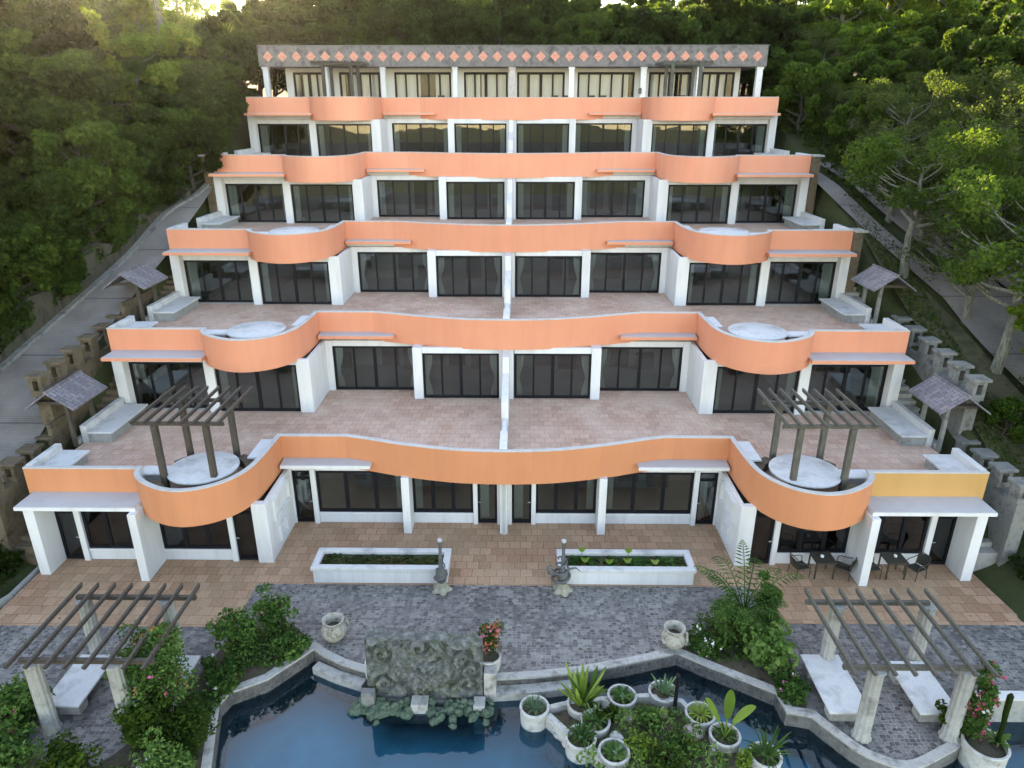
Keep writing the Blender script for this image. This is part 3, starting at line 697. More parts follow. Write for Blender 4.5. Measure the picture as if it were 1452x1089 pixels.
rw = MB().ribbon(fw, .36, .9, [zr(x, y) - .6 for x, y in fw], [zr(x, y) + 1.5 + .35 * math.sin(y * 1.7) - max(0, y - 12) * .17 for x, y in fw]).build('wall', 'mossy_wall', t)
# ---- right driveway: two wheel tracks that join a wider road
tr_a = [(17.6, 22.5), (18.3, 20.4), (19.0, 17.9), (19.6, 15.9), (20.4, 13.6), (21.2, 11.4), (22.4, 8.4)]
strip('wheel_track', 'road_concrete', [(x - .55, y) for x, y in tr_a], [(x + .55, y) for x, y in tr_a], .30)
strip('wheel_track', 'road_concrete', [(x + 1.2 + i * .03, y + .5) for i, (x, y) in enumerate(tr_a)], [(x + 2.4 + i * .06, y + .5) for i, (x, y) in enumerate(tr_a)], .30)
strip('driveway', 'road_concrete', [(20.6, 12.6), (20.9, 10.6), (21.2, 8.2), (21.9, 5.5), (22.9, 2.2), (24, -1.5)], [(23.0, 13.2), (23.8, 10.8), (24.4, 8.3), (25.2, 5.5), (26.4, 2.2), (27.6, -1.5)], .32)
strip('driveway', 'road_concrete', [(21.3, 17.8), (22.4, 15.6), (23.4, 13.6), (24.5, 10.8)], [(23.6, 18.4), (24.8, 16.2), (25.8, 14), (26.6, 11.2)], .31)
strip('grass_verge', 'grass_ground', [(18.8, 17.4), (18.8, 13), (18.9, 9), (18.9, 5), (18.9, 1)], [(19.0, 17.4), (19.9, 13), (20.9, 9), (21.7, 5), (22.9, 1)], .24)

# ---- patio, cobbles, pool
struct(MB().prism([(-17.22, -3.72), (-8.9, -3.72), (-8.9, -1.42), (8.9, -1.42), (8.9, -3.34), (17.6, -3.34), (17.2, 3), (-17.2, 3)], -.6, .012).build('patio', 'patio_tiles'))
pool = [(-7.42, -9.1), (-7.75, -8.0), (-8.03, -7.01), (-7.89, -6.59), (-6.96, -6.05), (-5.92, -4.77), (-5.63, -5.0), (-4.9, -5.42), (-4.04, -5.74), (-2.5, -6.0), (-.05, -5.98), (1.12, -5.88), (2.5, -5.66), (3.75, -5.36), (4.8, -5.06), (5.6, -4.82), (6.37, -5.33), (7.3, -5.9), (8.17, -6.43), (8.23, -7.13), (8.88, -7.27)]
curve = catmull([(8.88, -7.27), (9.31, -7.92), (9.87, -8.59), (10.84, -8.95), (11.99, -8.5), (12.66, -8.11), (12.95, -7.5), (13.1, -6.8)], 4)
shore = pool + curve[1:]
cob = [(-30, -3.72), (-30, -13.5), (-7.2, -13.5)] + shore + [(13.15, -6.75), (30, -6.75), (30, -3.34), (8.9, -3.34), (8.9, -1.42), (-8.9, -1.42), (-8.9, -3.72)]
struct(MB().prism(cob, -1.45, .004).build('cobble_paving', 'cobbles'))
k_ = MB().ribbon(shore, .0, .25, -.75, .075).build('pool_coping', 'coping_stone'); struct(k_)
ledge = [(-.3, -6.02), (.9, -5.92), (1.7, -5.8), (2.5, -5.68)]
struct(MB().ribbon(ledge, -.36, -.003, -.7, -.16).ribbon([(-5.7, -5.05), (-4.9, -5.45), (-4.04, -5.77)], -.3, -.003, -.7, -.16).build('pool_ledge', 'coping_stone'))
struct(MB().box(-12, 24, -17, -4.2, -1.7, -1.6).build('pool_floor', 'pool_tile'))
struct(MB().add([(-12, -17, -.42), (24, -17, -.42), (24, -4.3, -.42), (-12, -4.3, -.42)], [(0, 1, 2, 3)]).build('pool_water', 'pool_water'))
struct(MB().box(-12.2, 24.2, -17.3, -17.0, -2.6, .05).build('pool_rim', 'coping_stone'))
t = thing('pool_wall', 'low grey pool wall with white coping at the right edge of the cobbles', 'wall', (16, -6.7, 0))
MB().box(13.2, 26, -6.95, -6.752, -1.4, .40).build('wall', 'concrete', t); MB().box(13.18, 26, -6.98, -6.68, .402, .48).build('coping', 'pale_stone', t)
# soil of the flower beds
bedL = [(-8.75, -3.75), (-7.5, -3.2), (-6.4, -4.1), (-6.02, -4.75), (-7.0, -6.0), (-7.95, -6.55), (-8.15, -7.0), (-7.85, -8.0), (-7.5, -9.1), (-7.3, -13), (-11, -13), (-10.6, -9.4), (-9.4, -7.5), (-9.0, -5.5)]
bedR = [(5.75, -4.72), (6.5, -4.0), (7.6, -2.9), (8.8, -2.6), (9.15, -4.2), (9.05, -5.6), (8.85, -7.1), (8.4, -7.0), (8.3, -6.35), (7.35, -5.8), (6.4, -5.2)]
bedB = [(-30, -6.4), (-13.3, -6.6), (-12.9, -8.6), (-11, -9.3), (-11, -13.4), (-30, -13.4)]
struct(MB().prism(bedL, .008, .06).prism(bedR, .008, .06).prism(bedB, .008, .05).build('flower_bed_soil', 'soil'))
kp = MB().ribbon([(-17.35, .3), (-17.35, -2.2), (-17.9, -3.6), (-19.5, -4.2)], -.12, .02, -.2, .06).build('garden_kerb', 'concrete'); struct(kp)

# ------------------------------------------------------------------ things on the patio
for s in (-1, 1):
    side = 'left' if s < 0 else 'right'; x0, x1 = (-6.9, -1.93) if s < 0 else (2.0, 6.95)
    t = thing('water_planter', f'long white rectangular water planter {"with flat dark leaves, left of the entrance path" if s < 0 else "with bright lotus leaves, right of the entrance path"}', 'planter', ((x0 + x1) / 2, -.75, 0), 'long planters before the entrance')
    b = MB(); b.box(x0 + .06, x1 - .06, -1.34, -1.2, .014, .56); b.box(x0 + .06, x1 - .06, -.32, -.2, .014, .56); b.box(x0 + .06, x0 + .2, -1.199, -.321, .014, .56); b.box(x1 - .2, x1 - .06, -1.199, -.321, .014, .56)
    b.build('body', 'white_paint', t)
    r = MB(); r.box(x0, x1, -1.42, -1.18, .562, .70); r.box(x0, x1, -.36, -.14, .562, .70); r.box(x0, x0 + .24, -1.179, -.361, .562, .70); r.box(x1 - .24, x1, -1.179, -.361, .562, .70)
    r.build('rim', 'pale_stone', t, bevel=.012)
    MB().box(x0 + .21, x1 - .21, -1.17, -.37, .3, .55).build('water', 'water_dark', t)
    lv = MB(); g2 = random.Random(5 + s)
    for i in range(150):
        x, y = g2.uniform(x0 + .35, x1 - .35), g2.uniform(-1.08, -.45); rr = g2.uniform(.04, .11); zz = .556 + g2.uniform(0, .05); tl = g2.uniform(-.25, .25)
        lv.add([(x + rr * math.cos(a), y + rr * math.sin(a), zz + tl * rr * math.cos(a + i)) for a in [q * 6.283 / 9 for q in range(9)]], [tuple(range(9))])
    o = lv.build('pond_leaf', 'leaf_olive' if s < 0 else 'leaf_shrub', t); o['kind'] = 'stuff'
    if s > 0:
        for (x, y, h) in ((3.0, -.9, .25), (2.9, -.55, .45), (4.6, -.6, .45), (5.55, -.85, .15), (4.55, -.85, .2), (3.9, -.8, .12)):
            lf = MB().tube([(x, y, .55), (x + .03, y, .55 + h)], .012, 5); rr = .16
            pts = [(x + rr * math.cos(a) * (1 + .1 * math.sin(3 * a)), y + rr * math.sin(a) * .9 - .03, .56 + h + .05 * math.cos(2 * a)) for a in [q * 6.283 / 14 for q in range(14)]]
            lf.add([(x, y, .53 + h)] + pts, [(0, 1 + q, 1 + (q + 1) % 14) for q in range(14)])
            lf.build('lotus_leaf', 'leaf_lime', t)
for s in (-1, 1):
    x, y = s * 2.155, -1.72
    t = thing('dragon_lamp_post', f'grey lamp post with clawed foot by the {"left" if s < 0 else "right"} planter' + (', wrapped by a dragon' if s > 0 else ''), 'lamp post', (x, y, 0), 'clawed lamp posts by the planters')
    MB().lathe([(.10, .26), (.12, .36), (.18, .5), (.21, .64), (.18, .8), (.11, .92), (.08, 1.05), (.065, 1.3), (.085, 1.36), (.065, 1.42), (.06, 1.75), (.07, 1.98), (.09, 2.02), (.09, 2.06), (.05, 2.08)], x, y, 0, 20, wob=lambda a, z: .06 * math.sin(a * 6 + z * 9) if z < 1 else 0).build('shaft', 'bronze_stone', t, smooth=True)
    MB().lathe([(.08, 2.07), (.09, 2.11), (.07, 2.16), (.02, 2.18)], x, y, 0, 16).build('lamp_cap', 'lamp_cap', t, smooth=True)
    MB().lathe([(.31, .013), (.33, .06), (.24, .16), (.17, .30), (.14, .38)], x, y, 0, 40, wob=lambda a, z: .22 * math.cos(a * 5) * max(0, 1 - z / .32)).build('clawed_foot', 'claw_stone', t, smooth=True)
    coil = MB(); P = []; turns = 2.2 if s < 0 else 3.4
    for i in range(60):
        q = i / 59; a = q * turns * 6.283 + 1; rr = (.25 - .14 * q) if s < 0 else (.34 - .2 * q) + .05 * math.sin(q * 21); P.append((x + rr * math.cos(a), y + rr * math.sin(a), .42 + q * (.75 if s < 0 else 1.0)))
    coil.tube(P, [.05 * (1 - .6 * i / 59) + .012 * (i % 2) for i in range(60)], 7)
    if s > 0:
        coil.tube([(x - .30, y, .75), (x - .45, y - .03, .85), (x - .5, y, 1.0), (x - .42, y, 1.08)], [.1, .12, .09, .03], 8); coil.tube([(x + .2, y, .95), (x + .45, y, 1.0), (x + .62, y, .85)], [.05, .03, .012], 6)
    coil.build('coiled_dragon', 'bronze_stone', t, smooth=True)
def urn(x, y, label, sc, tilt):
    t = thing('stone_urn', label, 'urn', (x, y, 0), 'weathered urns on the cobbles')
    pr = [(.24, .006), (.28, .04), (.36, .16), (.42, .30), (.42, .42), (.36, .54), (.29, .60), (.29, .66), (.35, .74), (.36, .77), (.31, .77), (.26, .70), (.24, .60), (.22, .45), (.01, .44)]
    MB().lathe([(r * sc, z * sc + .006) for r, z in pr], x, y, 0, 36, wob=lambda a, z: .012 * math.sin(a * 3 + z * 7)).build('body', 'urn_clay', t, smooth=True)
    for q in range(3):
        a = tilt + q * 2.094; ca, sa = math.cos(a), math.sin(a); pt = [(.30, .70), (.40, .68), (.45, .56), (.46, .44), (.44, .34), (.40, .24)]
        MB().tube([(x + (r + .02 * math.sin(i * 2)) * sc * ca - .05 * math.sin(i * 1.9) * sa, y + r * sc * sa + .05 * math.sin(i * 1.9) * ca, z * sc) for i, (r, z) in enumerate(pt)], [.025, .045, .05, .05, .04, .02], 8).build('dragon_handle', 'urn_clay', t, smooth=True)
    MB().lathe([(.235 * sc, .50 * sc), (.01, .52 * sc)], x, y, 0, 20).build('soil', 'soil', t)
urn(-5.38, -4.2, 'weathered yellowish clay urn on the cobbles beside the left flower bed', .98, .5)
urn(5.56, -4.42, 'pale grey stone urn with dragon handles on the cobbles near the right flower bed', .95, 1.55)

# ---- carved relief at the pool
t = thing('carved_relief', 'large grey green stone slab carved with a dragon relief standing at the pool edge', 'sculpture', (-2.15, -6.15, 0))
nx, nz = 220, 124; x0, x1 = -3.86, -.46
g3 = np.random.default_rng(3)
u = np.linspace(0, 1, nx)[None, :]; v = np.linspace(0, 1, nz)[:, None]
U = u * 3.4 + 0 * v; V = v * 1.9 + 0 * u
wx = U + .35 * np.sin(V * 3.1 + 1.0) + .22 * np.sin(U * 4.1 + V * 2.2); wy = V + .32 * np.sin(U * 2.6 + .5) + .2 * np.sin(V * 5 - U * 3)
tn = lambda f: np.tanh(7 * f)
h = .05 * tn(np.sin(wx * 4.2 + 1.9 * np.sin(wy * 3.0)) + .15) + .04 * tn(np.sin(wy * 6.0 + 2.2 * np.sin(wx * 2.3)) - .2) + .02 * tn(np.sin(wx * 12 + 3 * np.sin(wy * 4)))
body = 1 / (1 + np.exp(14 * (((U - 1.65) / .85) ** 2 + ((V - .95 - .18 * np.sin(U * 2.5)) / .42) ** 2 - 1)))
h = h * (1 - body) + body * (.10 + .035 * np.sin(U * 30 + 2 * np.sin(V * 9)) * np.sin(V * 27))
for cx_, cz_ in ((.55, .5), (2.95, .55), (2.85, 1.4), (.5, 1.45), (1.6, 1.72), (3.1, 1.0)):
    rr = np.hypot(U - cx_, V - cz_); an = np.arctan2(V - cz_, U - cx_); k = np.exp(-(rr / .36) ** 4); h = h * (1 - k) + k * .07 * tn(np.sin(rr * 22 - an))
h = h + .004 * g3.standard_normal(h.shape)
edge = np.minimum(np.minimum(u, 1 - u) * 30, np.minimum(v, 1 - v) * 18).clip(0, 1); h = h * edge * 1.5
m = MB(); vs = []
top = lambda a: 1.86 - .2 * a + .03 * math.sin(a * 23) + .02 * math.sin(a * 51)
for j in range(nz):
    for i in range(nx):
        a, b = i / (nx - 1), j / (nz - 1); vs.append((x0 + (x1 - x0) * a, -6.40 + .12 * b - h[j, i] - .02, -.25 + (top(a) + .25) * b))
fs = [(j * nx + i, j * nx + i + 1, (j + 1) * nx + i + 1, (j + 1) * nx + i) for j in range(nz - 1) for i in range(nx - 1)]
m.add(vs, fs)
back = [(x0 + (x1 - x0) * i / (nx - 1), -5.86 + .03 * math.sin(i * .7) + .02 * math.sin(i * .23), top(i / (nx - 1)) - .02) for i in range(nx)]
o_ = len(m.v); m.v += back; m.v += [(p[0], p[1], -.3) for p in back]
tp = (nz - 1) * nx
m.f += [(tp + i, tp + i + 1, o_ + i + 1, o_ + i) for i in range(nx - 1)] + [(o_ + i, o_ + i + 1, o_ + nx + i + 1, o_ + nx + i) for i in range(nx - 1)]
m.f += [tuple(j * nx for j in range(nz))[::-1] + (o_ + nx, o_)[::1], tuple(j * nx + nx - 1 for j in range(nz)) + (o_ + nx - 1, o_ + 2 * nx - 1)]
m.build('slab', 'carved_stone', t, smooth=True)
for (xa, xb, ya, yb, za, zb, mt) in ((-4.0, -3.62, -6.75, -6.48, -.8, .20, 'grey_stone'), (-2.55, -2.05, -6.85, -6.45, -.5, -.10, 'coping_stone'), (-.72, -.38, -6.85, -6.45, -1.2, -.12, 'coping_stone'), (-.43, -.06, -6.35, -5.85, -1.2, .62, 'coping_stone'), (-4.02, -3.87, -5.95, -5.7, 0.01, .62, 'pale_stone'), (-3.6, -.7, -6.5, -6.0, -1.2, -.27, 'grey_stone')):
    MB().box(xa, xb, ya, yb, za, zb).build('stone_block', mt, t, bevel=.02)
def rock(x, y, z, r, seed, squash=.95):
    g = random.Random(seed); m = MB(); n1, n2 = 11, 7; ph = [g.uniform(0, 6.28) for _ in range(6)]; vs = []
    for j in range(n2 + 1):
        th = math.pi * j / n2
        for i in range(n1):
            a = 2 * math.pi * i / n1; k = r * (1 + .18 * math.sin(2 * a + ph[0]) * math.sin(th) + .14 * math.sin(3 * a + ph[1] + th * 2) * math.sin(th) + .12 * math.sin(th * 3 + ph[2]))
            vs.append((k * math.sin(th) * math.cos(a), k * math.sin(th) * math.sin(a), k * math.cos(th) * squash))
    m.add([(x + p[0], y + p[1], z + p[2]) for p in vs], [(j * n1 + i, (j + 1) * n1 + i, (j + 1) * n1 + (i + 1) % n1, j * n1 + (i + 1) % n1) for j in range(n2) for i in range(n1)])
    return m
rk = random.Random(11)
for i in range(84):
    left = i < 43
    x = rk.uniform(-4.25, -2.6) if left else rk.uniform(-2.0, -.15); y = -6.55 - abs(rk.gauss(0, .30)); r = rk.uniform(.06, .13)
    zc = -.20 - .34 * (-6.55 - y) + rk.uniform(-.06, .06)
    o = rock(x, y, zc, r, i).build('rock', 'wet_rock', None, smooth=True)
    o.data.transform(Matrix.Translation((-x, -y, -zc))); o.location = (x, y, zc)
    tag(o, 'small green grey rock in the water below the ' + ('left' if left else 'right') + ' half of the carved slab', 'rock', 'rocks at the foot of the relief')

for i in range(14):
    left = i < 7
    x = (-4.15 + i * .25) if left else (-1.95 + (i - 7) * .27); y = -6.62 - rk.uniform(0, .22); r = rk.uniform(.17, .26); zc = -.44 + rk.uniform(-.05, .04)
    o = rock(x, y, zc, r, 200 + i).build('rock', 'wet_rock', None, smooth=True); o.data.transform(Matrix.Translation((-x, -y, -zc))); o.location = (x, y, zc)
    tag(o, 'larger dark wet rock under the ' + ('left' if left else 'right') + ' half of the carved slab', 'rock', 'rocks at the foot of the relief')
# ---- pergolas over the benches at the pool
for s in (-1, 1):
    side = 'left' if s < 0 else 'right'
    x0, x1 = (-12.75, -9.1) if s < 0 else (9.2, 12.85); ya, yb = -8.35, -4.85
    t = thing('garden_pergola', f'{"brown" if s < 0 else "grey"} beamed pergola on round concrete posts over benches at the {side} of the pool', 'pergola', ((x0 + x1) / 2, -6.6, 0), 'pergolas by the pool')
    px = [(-12.35, -8.0), (-10.15, -7.9), (-12.45, -5.35), (-9.95, -5.25)] if s < 0 else [(10.0, -7.86), (12.4, -7.86), (10.05, -5.0), (12.95 - .2, -5.0)]
    px = [(px[0][0], -7.9), (px[1][0], -7.9), (px[2][0], -5.3), (px[3][0], -5.3)]
    pergola_frame(t, x0 + (.1 if s < 0 else -.1), x1 - (.1 if s > 0 else -.05), ya, yb, .0061, 2.38, px, 'dark_wood' if s < 0 else 'olive_wood', 8, (x0 + .03, x1 - .03), fluted=True, pm='concrete')
    bs = ((-12.85, -11.75, 'outer'), (-10.2, -9.15, 'inner')) if s < 0 else ((9.25, 10.42, 'inner'), (11.75, 12.88, 'outer'))
    for a, b, w in bs:
        yy0, yy1 = -7.5, -5.25 if s > 0 and w == 'inner' else -5.5
        t = thing('slab_bench', f'wide pale slab bench under the {side} pool pergola, the {w} one of the pair', 'bench', ((a + b) / 2, -6.4, 0), 'slab benches under the pool pergolas')
        MB().box(a, b, yy0, yy1, .38, .45).build('seat', 'pale_stone', t, bevel=.012)
        MB().box(a + .1, b - .1, yy0 + .12, yy0 + .5, .0061, .379).build('leg', 'concrete', t); MB().box(a + .1, b - .1, yy1 - .5, yy1 - .12, .0061, .379).build('leg', 'concrete', t)

# ---- tables and chairs by the right wing
def cafe_table(x, y, label):
    t = thing('cafe_table', label, 'table', (x, y, 0), 'dark square tables on the patio')
    MB().box(x - .38, x + .38, y - .36, y + .36, .71, .74).build('table_top', 'rattan', t, bevel=.006)
    MB().box(x - .34, x + .34, y - .32, y + .32, .64, .709).build('apron', 'rattan', t)
    for a in (-1, 1):
        for b in (-1, 1): MB().beam((x + a * .33, y + b * .31, .013), (x + a * .33, y + b * .31, .64), .045, .045).build('leg', 'rattan', t)
def chair(x, y, rot, label):
    t = thing('rattan_chair', label, 'chair', (x, y, 0), 'dark armchairs on the patio')
    ca, sa = math.cos(rot), math.sin(rot)
    def W(p): return (x + p[0] * ca - p[1] * sa, y + p[0] * sa + p[1] * ca, p[2])
    def tb(P, r): return MB().tube([W(p) for p in P], r, 7)
    m = MB(); vs = []
    m.hexa([W(p) for p in ((-.24, -.24, .39), (.24, -.24, .39), (.22, .24, .38), (-.22, .24, .38))], [W(p) for p in ((-.24, -.24, .43), (.24, -.24, .43), (.22, .24, .41), (-.22, .24, .41))])
    m.build('seat', 'rattan', t, bevel=.01)
    b = MB(); n = 9; vs = []
    for j in range(6):
        for i in range(n):
            q = i / (n - 1) - .5; vs.append(W((q * .46, .24 + .04 * (1 - 4 * q * q) + j * .022, .42 + j * .085 - .05 * (2 * q) ** 2 * (j == 5))))
    nn = len(vs)
    vs += [W2 for W2 in [(p[0] + .022 * -sa, p[1] + .022 * ca, p[2]) for p in vs]]
    b.add(vs, [(j * n + i, j * n + i + 1, (j + 1) * n + i + 1, (j + 1) * n + i) for j in range(5) for i in range(n - 1)] + [(nn + (j + 1) * n + i, nn + (j + 1) * n + i + 1, nn + j * n + i + 1, nn + j * n + i) for j in range(5) for i in range(n - 1)])
    b.build('backrest', 'rattan', t, smooth=True)
    for q in (-1, 1):
        tb([(q * .25, -.26, .014), (q * .26, -.25, .40), (q * .27, -.23, .60), (q * .27, -.12, .66), (q * .27, .1, .66), (q * .25, .29, .72)], .017).build('armrest', 'rattan', t, smooth=True)
        tb([(q * .24, .30, .014), (q * .23, .25, .40), (q * .235, .33, .86)], .017).build('leg', 'rattan', t, smooth=True)
    tb([(-.235, .33, .86), (-.1, .37, .89), (.1, .37, .89), (.235, .33, .86)], .016).build('top_rail', 'rattan', t, smooth=True)
cafe_table(11.75, -.62, 'dark square table before the window between the bulge and the white pier'); cafe_table(14.35, -.62, 'dark square table in the right covered bay')
chair(10.95, -.66, math.pi / 2 + .25, 'dark armchair left of the table under the orange bulge'); chair(12.5, -.7, -math.pi / 2 - .55, 'dark armchair right of the table, against the white pier')
chair(13.52, -.72, math.pi / 2 + .1, 'dark armchair half hidden behind the white pier'); chair(15.15, -.75, -.5 - math.pi / 2 + .9, 'dark armchair in the right bay nearest the right door')
for i, (x, y) in enumerate(((11.72, -.6), (14.42, -.55))):
    o = MB().lathe([(.02, .742), (.055, .742), (.065, .80), (.055, .81), (.045, .76), (.01, .755)], x, y, 0, 14).build('ashtray', 'ceramic_white', None, smooth=True); o.data.transform(Matrix.Translation((-x, -y, -.742))); o.location = (x, y, .742)
    tag(o, f'small white ashtray on the dark table {"in front of the window" if i == 0 else "in the right covered bay"}', 'ashtray', 'ashtrays on the patio tables')
# a few chairs showing over the top parapet
for i, x in enumerate((-6.2, -5.0, 3.0, 3.9, 5.6, 6.4, 12.0)):
    t = thing('veranda_chair', f'dark chair whose top shows over the top parapet, {["far left of the middle column", "left of the white column", "just right of the mosaic column", "beside the pale column", "in the right middle bay", "right of the middle bay", "by the right pergola"][i]}', 'chair', (x, 30.95, zT), 'chairs on the top veranda')
    MB().box(x - .24, x + .24, 30.7, 31.15, zT + .42, zT + .47).build('seat', 'rattan', t); MB().box(x - .24, x + .24, 31.15, 31.2, zT + .471, zT + .88).build('backrest', 'rattan', t)
    for a in (-.2, .2):
        for b in (30.75, 31.15): MB().beam((x + a, b, zT + .006), (x + a, b, zT + .42), .04, .04).build('leg', 'rattan', t)
# ------------------------------------------------------------------ vegetation
def leaf_object(name, mat, parent, pos, nrm, size, seed, long=1.7, jitter=.7, fold=.25):
    """one mesh of small folded leaf blades"""
    g = np.random.default_rng(seed); n = len(pos)
    o0 = np.array(world_loc(parent))
    d = g.normal(size=(n, 3)); nr = nrm * (1 - jitter) + d / np.linalg.norm(d, axis=1, keepdims=True) * jitter
    nr /= np.linalg.norm(nr, axis=1, keepdims=True) + 1e-9
    a = g.normal(size=(n, 3)); a[:, 2] -= .3; a -= (a * nr).sum(1, keepdims=True) * nr; a /= np.linalg.norm(a, axis=1, keepdims=True) + 1e-9
    b = np.cross(nr, a); sz = (size * g.uniform(.65, 1.35, n))[:, None] if np.isscalar(size) else (size * g.uniform(.7, 1.3, n))[:, None]
    p = pos - o0
    q = np.stack([p - a * sz * long * .5, p + b * sz * .5 + nr * sz * fold, p + a * sz * long * .5, p - b * sz * .5 + nr * sz * fold], 1).reshape(-1, 3)
    me = bpy.data.meshes.new(name); me.vertices.add(4 * n); me.vertices.foreach_set('co', q.astype(np.float32).ravel())
    me.loops.add(6 * n); me.polygons.add(2 * n)
    idx = (np.arange(n) * 4)[:, None] + np.array([[0, 1, 2, 0, 2, 3]]); me.loops.foreach_set('vertex_index', idx.ravel().astype(np.int32))
    me.polygons.foreach_set('loop_start', (np.arange(2 * n) * 3).astype(np.int32)); me.polygons.foreach_set('loop_total', np.full(2 * n, 3, np.int32))
    me.update(calc_edges=True); me.validate()
    me.materials.append(M[mat]); o = bpy.data.objects.new(name, me); C.objects.link(o); o.parent = parent
    return o
def clump_points(g, centres, rad, per, flat=.7):
    P, Nn = [], []
    for (c, r) in zip(centres, rad):
        k = int(per * (r / np.mean(rad)) ** 1.6) + 4
        d = g.normal(size=(k, 3)); d /= np.linalg.norm(d, axis=1, keepdims=True); rr = r * g.uniform(.35, 1.0, (k, 1)) ** .6
        q = d * rr; q[:, 2] *= flat; P.append(c + q); Nn.append(d * .6 + np.array([0, 0, .5]))
    return np.concatenate(P), np.concatenate(Nn)
def limb_tree(g, base, height, spread, nl, crown_low=.35, lean=(0, 0), levels=2):
    """trunk and limbs as tubes; returns MB and tip points"""
    m = MB(); tips = []
    top = Vector((base[0] + lean[0], base[1] + lean[1], base[2] + height * .82)); b = Vector(base)
    tr = [b + (top - b) * t + Vector((g.uniform(-.12, .12), g.uniform(-.12, .12), 0)) * (1 if 0 < t < 1 else 0) for t in (0, .2, .4, .6, .8, 1)]
    r0 = height * .022 + .04
    m.tube([b - Vector((0, 0, .6))] + tr, [r0 * 1.35] + [r0 * (1.25 - t * .95) for t in (0, .2, .4, .6, .8, 1)], 8)
    for i in range(nl):
        t = crown_low + (1 - crown_low) * (i + g.uniform(0, .8)) / nl; t = min(t, .98)
        p = b + (top - b) * t; a = i * 2.4 + g.uniform(-.5, .5); ln = spread * (.55 + .5 * math.sin(math.pi * min(1, (t - crown_low) / (1 - crown_low) * .8 + .15))) * g.uniform(.8, 1.15)
        e = p + Vector((math.cos(a) * ln, math.sin(a) * ln, ln * g.uniform(.25, .75))); mid = (p + e) / 2 + Vector((0, 0, -.06 * ln))
        rr = r0 * (1.05 - t) * .75 + .02; m.tube([p, mid, e], [rr, rr * .7, rr * .35], 6); tips.append(e)
        for q in range(levels):
            f = g.uniform(.4, .9); s = p + (e - p) * f; a2 = a + g.uniform(-1.2, 1.2); l2 = ln * g.uniform(.35, .6)
            e2 = s + Vector((math.cos(a2) * l2, math.sin(a2) * l2, l2 * g.uniform(.2, .9))); m.tube([s, (s + e2) / 2 + Vector((0, 0, -.03)), e2], [rr * .5, rr * .35, rr * .15], 5); tips.append(e2)
    tips.append(top); return m, tips
PROTO = {}
def make_tree(kind, seed, height, spread, nl, leaf, lsize, per, cr, mat, bark, crown_low=.3, extra=0, flat=.75, flowers=None, jitter=.65, levels=2, long=1.7):
    g = random.Random(seed); gn = np.random.default_rng(seed)
    t = thing('tree', '', 'tree', (0, 0, 0))
    m, tips = limb_tree(g, (0, 0, 0), height, spread, nl, crown_low, (g.uniform(-.4, .4), g.uniform(-.4, .4)), levels)
    m.build('trunk', bark, t, smooth=True)
    cs = [np.array(p) for p in tips]; rad = [cr * g.uniform(.6, 1.2) for _ in cs]
    for i in range(extra):
        p = tips[g.randrange(len(tips))]; q = np.array(p) + gn.normal(size=3) * cr * .8; q[2] -= abs(gn.normal()) * cr * .3; cs.append(q); rad.append(cr * g.uniform(.4, .85))
    P, Nn = clump_points(gn, cs, rad, per, flat)
    leaf_object('crown', mat, t, P, Nn, lsize, seed, jitter=jitter, long=long)
    if flowers:
        k = gn.choice(len(P), flowers[1], replace=False); leaf_object('blossoms', flowers[0], t, P[k] + Nn[k] * .1, Nn[k], lsize * 1.1, seed + 1, long=1.0)
    PROTO[kind] = t; t['used'] = 0
    return t
make_tree('dense', 1, 7.5, 2.6, 15, 0, .24, 190, .80, 'leaf_dark', 'bark', .10, 9)
make_tree('dense2', 2, 8.5, 3.0, 16, 0, .26, 190, .85, 'leaf_dark', 'bark', .12, 10)
make_tree('mid', 3, 7.8, 2.6, 15, 0, .22, 165, .72, 'leaf_mid', 'bark', .15, 9)
make_tree('bright', 4, 7.5, 2.4, 13, 0, .24, 120, .75, 'leaf_bright', 'bark_pale', .3, 10)
make_tree('airy', 5, 9.5, 2.7, 13, 0, .21, 75, .62, 'leaf_bright', 'bark_pale', .42, 8, levels=3)
make_tree('olive', 6, 7.0, 2.7, 15, 0, .10, 95, .62, 'leaf_olive', 'bark_pale', .25, 10, levels=5)
make_tree('flower', 7, 6.0, 2.8, 14, 0, .09, 48, .5, 'leaf_olive', 'bark_pale', .25, 8, flowers=('petal_yellow', 90), levels=6)
make_tree('round', 8, 4.2, 1.7, 14, 0, .16, 190, .62, 'leaf_mid', 'bark', .05, 12)
make_tree('shade', 13, 6.8, 3.0, 14, 0, .11, 105, .68, 'leaf_mid', 'bark_pale', .45, 10, levels=3)
make_tree('bare', 17, 6.6, 2.9, 15, 0, .10, 22, .5, 'leaf_olive', 'bark_pale', .25, 4, levels=7)
